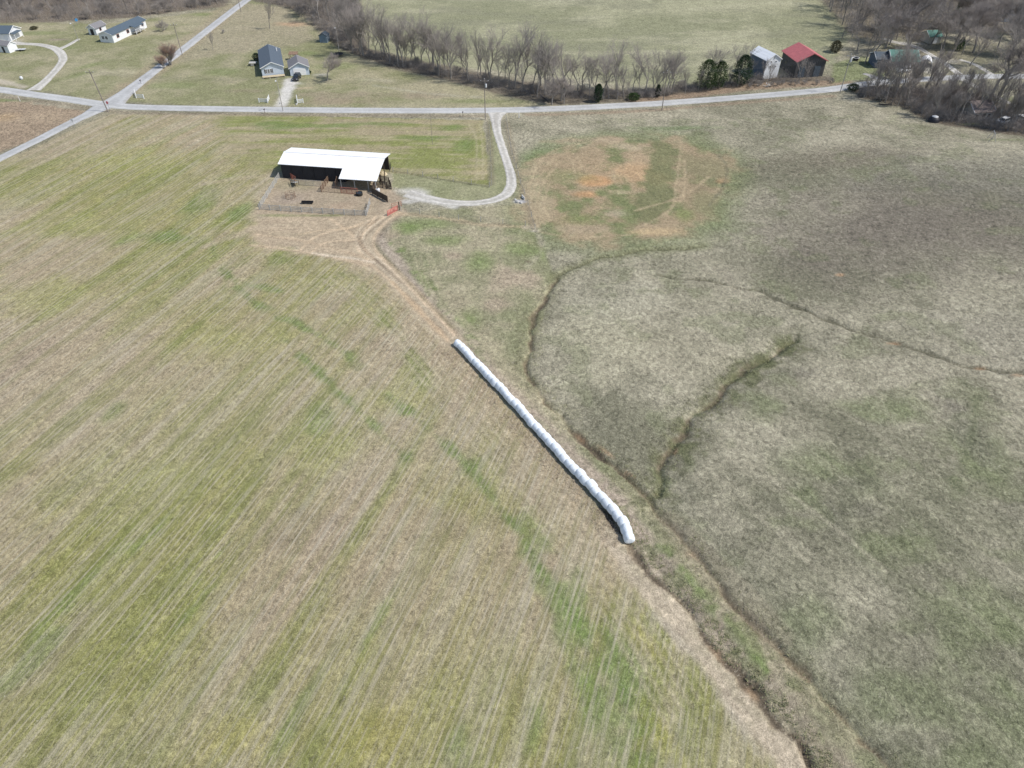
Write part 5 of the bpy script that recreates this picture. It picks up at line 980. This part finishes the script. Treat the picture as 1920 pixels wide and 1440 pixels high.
scatter([(1600, 176), (1640, 168), (1760, 172), (1850, 205), (1960, 230), (1960, 258), (1860, 243), (1760, 230), (1700, 209), (1620, 188)], 46, ['brush'], 'leafless bush in the dense thicket on the right', 'bushes of the roadside thicket', .7, 1.2, 1.6, 10, 'bare_bush', 'bush')
scatter([(1385, 160), (1440, 156), (1560, 152), (1560, 158), (1440, 164), (1385, 168)], 16, ['brush'], 'leafless bush beside the road in front of the two barns', 'bushes in front of the barns', .4, .7, 1.4, 12, 'bare_bush', 'bush')
for px, py, s, k in ((1440, 156, .55, 'slim'), (1497, 154, .62, 'slim'), (1512, 155, .5, 'slim'), (1462, 152, .35, 'slim')): tree(k, px, py, s, 'thin bare tree in front of the two roadside barns', 'thin bare trees in front of the barns')
for px, py, s, k, lb in ((1700, 97, .62, 'wide', 'bare tree with a forked trunk beside the upper gravel drive'), (1762, 100, .75, 'tall', 'bare tree between the green-roofed house and the outbuilding'), (1803, 102, .6, 'tall', 'bare tree right of the small green-roofed outbuilding'), (1622, 120, .8, 'tall', 'bare tree on the lawn between red barn and annex building'),
                         (1795, 215, .5, 'wide', 'dense round bare tree at the foot of the thicket'), (1905, 195, .55, 'slim', 'slim bare tree by the gravel path at the right edge')): tree(k, px, py, s, lb)
tree('wide', 1856, 188, 1.35, 'largest bare tree with several massive stems near the right edge', i=0); tree('tall', 1872, 186, 1.3, 'tall leaning bare tree just right of the largest tree', i=2)
tree('wide', 614, 151, .62, 'bare yard tree with forked trunk right of the garage', i=1); tree('slim', 506, 54, .85, 'bare tree standing alone in the rough ground near the wood')
tree('slim', 400, 94, .5, 'small bare tree beside the lane'); tree('red', 320, 122, .95, 'bushy reddish-brown bare tree at the roadside'); tree('red', 308, 128, .6, 'shorter reddish bare tree beside the taller roadside one')
tree('brush', 307, 58, 1.35, 'round grey leafless shrub on the lawn beside the mobile home', name='bare_bush', cat='bush'); tree('brush', 420, 62, .5, 'tiny leafless shrub at the lane edge', name='bare_bush', cat='bush')
tree('brush', 555, 108, .6, 'dark leafless shrub behind the garage', name='bare_bush', cat='bush')
def thicket(poly, n, h0, h1, m, seed, label):
    rr = random.Random(seed); P_ = np.array(W(poly)); lo = P_.min(0); hi = P_.max(0); mb = MB(); got = 0
    while got < n:
        x = rr.uniform(lo[0], hi[0]); y = rr.uniform(lo[1], hi[1]); c = False
        for a, b in zip(P_, np.roll(P_, -1, 0)):
            if (a[1] > y) != (b[1] > y) and x < (b[0] - a[0]) * (y - a[1]) / (b[1] - a[1]) + a[0]: c = not c
        if not c: continue
        got += 1; z = gz(x, y); hh = rr.uniform(h0, h1) * (.5 + vnoise(x, y, 7, 3)); p = Vector((x, y, z - .05)); d = Vector((rr.gauss(0, .3), rr.gauss(0, .3), 1)).normalized()
        for k in range(4):
            e = p + d * hh * (.7 if k == 0 else .5); b = len(mb.v); r0 = .022 if k == 0 else .014; u = d.orthogonal().normalized(); w_ = d.cross(u)
            for j in range(3): mb.v.append(tuple(p + (u * math.cos(2.094 * j) + w_ * math.sin(2.094 * j)) * r0))
            mb.v.append(tuple(e)); mb.f += [(b, b + 1, b + 3), (b + 1, b + 2, b + 3), (b + 2, b, b + 3)]
            p = p.lerp(e, rr.uniform(.3, .8)); d = (d + Vector((rr.gauss(0, .6), rr.gauss(0, .6), rr.gauss(0, .3)))).normalized()
    o = mb.build('undergrowth', m); tag(o, label, 'undergrowth', kind='stuff')
thicket([(-90, 46), (0, 45), (130, 41), (260, 33), (330, 23), (420, 12), (470, -30), (-90, -30)], 16000, 1.5, 4.5, M['twig'], 1, 'leafless undergrowth of the wood behind the mobile home')
thicket([(475, 2), (555, 20), (600, 60), (640, 92), (690, 92), (680, 30), (660, -40), (480, -40)], 9000, 1.5, 4, M['twig'], 2, 'leafless undergrowth of the small wood')
thicket([(650, 94), (730, 124), (800, 138), (880, 156), (950, 172), (1030, 190), (1180, 186), (1300, 176), (1420, 158), (1560, 150), (1440, 146), (1330, 160), (1180, 174), (1040, 172), (930, 152), (850, 134), (760, 116), (690, 94)], 7000, .6, 2.2, M['twig'], 3, 'leafless undergrowth below the long tree line')
thicket([(1600, 168), (1640, 162), (1800, 174), (1960, 215), (1960, 258), (1840, 242), (1740, 226), (1690, 200), (1610, 180)], 9000, 1.0, 3.6, M['twig'], 4, 'leafless undergrowth of the roadside thicket')
thicket([(1500, -30), (1570, 40), (1600, 72), (1640, 70), (1720, 50), (1880, 40), (1960, -30)], 10000, 1.2, 4, M['twig'], 5, 'leafless undergrowth of the upper right wood')
# evergreens
def evergreen(label, px, py, h, r, m, seed, shape='cone', cl=2600, name='cedar_tree', cat='tree', group=None, size=.26):
    rr = random.Random(seed); t = thing(name, label, cat, at(px, py), 0, group); MB().bar((0, 0, -.2), (0, 0, h * .8), .16, .05, 7).build('trunk', M['bark_dk'], t); mb = MB()
    lob = [(rr.uniform(0, 6.28), rr.uniform(.1, .95), rr.uniform(.5, 1.0)) for _ in range(30)]
    for i in range(cl):
        u = rr.random() ** .8; z = h * (.06 + .94 * u)
        prof = ((1 - u) ** .7 * min(1, .35 + u * 4)) if shape == 'cone' else math.sin(math.pi * (.12 + .86 * u)) ** .6
        a = rr.uniform(0, 6.28); k = 1 + .16 * math.sin(3 * a + u * 11 + seed) + .10 * math.sin(7 * a - u * 17)
        for la, lz, lr in lob:
            dd = abs((a - la + math.pi) % (2 * math.pi) - math.pi); k += .55 * (lr - .55) * math.exp(-(dd / .4) ** 2 - ((u - lz) / .08) ** 2)
        q = r * prof * (.4 + .6 * math.sqrt(rr.random())) * k * rr.choice((.8, .9, 1, 1.12)); c = Vector((q * math.cos(a), q * math.sin(a), z)); d = Vector((math.cos(a) + rr.gauss(0, .9), math.sin(a) + rr.gauss(0, .9), rr.uniform(-.2, 1.2))).normalized(); s1 = Vector((rr.gauss(0, 1), rr.gauss(0, 1), rr.gauss(0, 1))).cross(d).normalized(); sz = size * rr.uniform(.6, 1.3); n = len(mb.v)
        mb.v += [tuple(c - s1 * sz * .4), tuple(c + d * sz * .5 - s1 * sz * .25), tuple(c + d * sz * 1.2), tuple(c + d * sz * .5 + s1 * sz * .4)]; mb.f += [(n, n + 1, n + 2, n + 3)]
    mb.build('crown', m, t)
evergreen('small dark cedar at the road edge in front of the bare tree line', 1121, 192, 5.2, 1.15, M['cedar_dk'], 1, 'egg', 2200); evergreen('low rounded cedar bush beside the road', 1187, 188, 2.0, 1.6, M['cedar'], 2, 'egg', 1400, 'cedar_bush', 'bush'); evergreen('small pointed dark cedar left of the verge utility pole', 1233, 181, 3.4, .85, M['cedar_dk'], 3, 'cone', 1400)
evergreen('broad olive-green cedar, leftmost of the large roadside group', 1322, 168, 8.6, 2.9, M['cedar'], 4, 'egg', 5200); evergreen('olive-green cedar in the middle of the large roadside group', 1346, 166, 8.0, 2.0, M['cedar'], 5, 'egg', 3600); evergreen('tall dark green cedar left of the white barn', 1388, 160, 8.8, 2.7, M['cedar_dk'], 6, 'egg', 5200)
evergreen('green pine tree in the wood at the upper right', 1800, 28, 10, 2.4, M['pine'], 7, 'cone', 2600, 'pine_tree', size=.45); evergreen('small green pine near the green-roofed outbuilding', 1798, 95, 4.2, 1.6, M['pine'], 8, 'cone', 1500, 'pine_tree'); evergreen('dark green pine at the right end of the small wood', 668, 10, 9, 2.2, M['cedar'], 9, 'cone', 1800)
evergreen('round brown-green bush at the edge of the far field', 1565, 98, 3.6, 1.7, M['bush'], 10, 'egg', 2200, 'round_bush', 'bush'); evergreen('dark evergreen bush against the left side of the blue-roofed house', 482, 114, 2.4, 1.1, M['cedar_dk'], 11, 'egg', 1000, 'evergreen_bush', 'bush'); evergreen('dark bush at the left end of the roadside thicket', 1598, 170, 1.9, 1.6, M['cedar_dk'], 12, 'egg', 1200, 'evergreen_bush', 'bush')
evergreen('dark mounded bush on the lawn left of the shed', 64, 55, .9, 1.3, M['bush'], 13, 'egg', 800, 'low_bush', 'bush'); evergreen('tiny dark bush at the right corner of the garage', 580, 138, .9, .5, M['cedar_dk'], 14, 'egg', 400, 'low_bush', 'bush')
# fallen trunks and brush pile
def log(label, a, b, r):
    a = at(*a); b = at(*b); o = MB().bar((0, 0, r), b - a + Vector((0, 0, r)), r, r * .6, 8).build('fallen_log', M['bark_dk']); o.location = a; tag(o, label, 'log')
log('fallen log lying at the foot of the thicket', (1648, 196), (1672, 198), .2); log('fallen trunk lying below the road edge of the tree line', (1012, 178), (1030, 193), .2)
t = thing('scrap_pile', 'pile of grey boards and junk in the brush in front of the white barn', 'junk pile', at(1438, 163)); rr = random.Random(3)
for j in range(9): MB().beam((rr.uniform(-1, 1), rr.uniform(-.6, .6), .1 + j * .09), (rr.uniform(-1.2, 1.2), rr.uniform(-.7, .7), .25 + j * .1), .2, .05).build('board', M['tin'] if j % 4 == 0 else M['wood_grey'], t)
# rank dry growth along the bale row and the ditches (uncountable)
def tussocks(name, line_, n, off0, off1, hmin, hmax, m, seed, label):
    rr = random.Random(seed); s = np.r_[0, np.cumsum(np.linalg.norm(np.diff(line_, axis=0), axis=1))]; mb = MB()
    for _ in range(n):
        u = rr.uniform(0, s[-1]); p = along_path(line_, s, u); q = along_path(line_, s, min(u + .5, s[-1])) - along_path(line_, s, max(u - .5, 0)); nn = np.array([-q[1], q[0]]) / (np.linalg.norm(q) + 1e-9)
        if vnoise(p[0], p[1], 3, 5) < .42 and rr.random() < .75: continue
        o = rr.uniform(off0, off1); x, y = p + nn * o; z = gz(x, y); nb = rr.randint(5, 9); hh = rr.uniform(hmin, hmax)
        for _b in range(nb):
            a = rr.uniform(0, 6.28); l = rr.uniform(.3, .9) * hh; b = len(mb.v); w_ = .035; bx, by = x + rr.gauss(0, .10), y + rr.gauss(0, .10)
            mb.v += [(bx - w_ * math.sin(a), by + w_ * math.cos(a), z - .02), (bx + w_ * math.sin(a), by - w_ * math.cos(a), z - .02), (bx + math.cos(a) * l * .8, by + math.sin(a) * l * .8, z + hh * rr.uniform(.5, 1))]; mb.f.append((b, b + 1, b + 2))
    o = mb.build(name, m); return tag(o, label, 'grass', kind='stuff')
M['dry'] = mat('dry_grass', (.52, .44, .33), .95, .25, 2); M['rank'] = mat('rank_grass', (.34, .34, .19), .95, .3, 2)
tussocks('dry_grass', bp, 1500, -.95, -3.4, .08, .25, M['dry'], 1, 'dry brown weeds along the right side of the bale row')
tussocks('ditch_grass', DITCH_A, 1300, -2.4, 2.4, .08, .28, M['rank'], 3, 'dull green grass on the bank of the long ditch'); tussocks('ditch_grass', DITCH_B, 1300, .3, 2.6, .08, .3, M['rank'], 4, 'grass hanging over the edge of the lower ditch'); tussocks('ditch_grass', DITCH_C, 900, -2.2, 2.2, .08, .25, M['rank'], 5, 'grass on the banks of the branch ditch')
print('trees', NT, 'objects', len(bpy.data.objects))
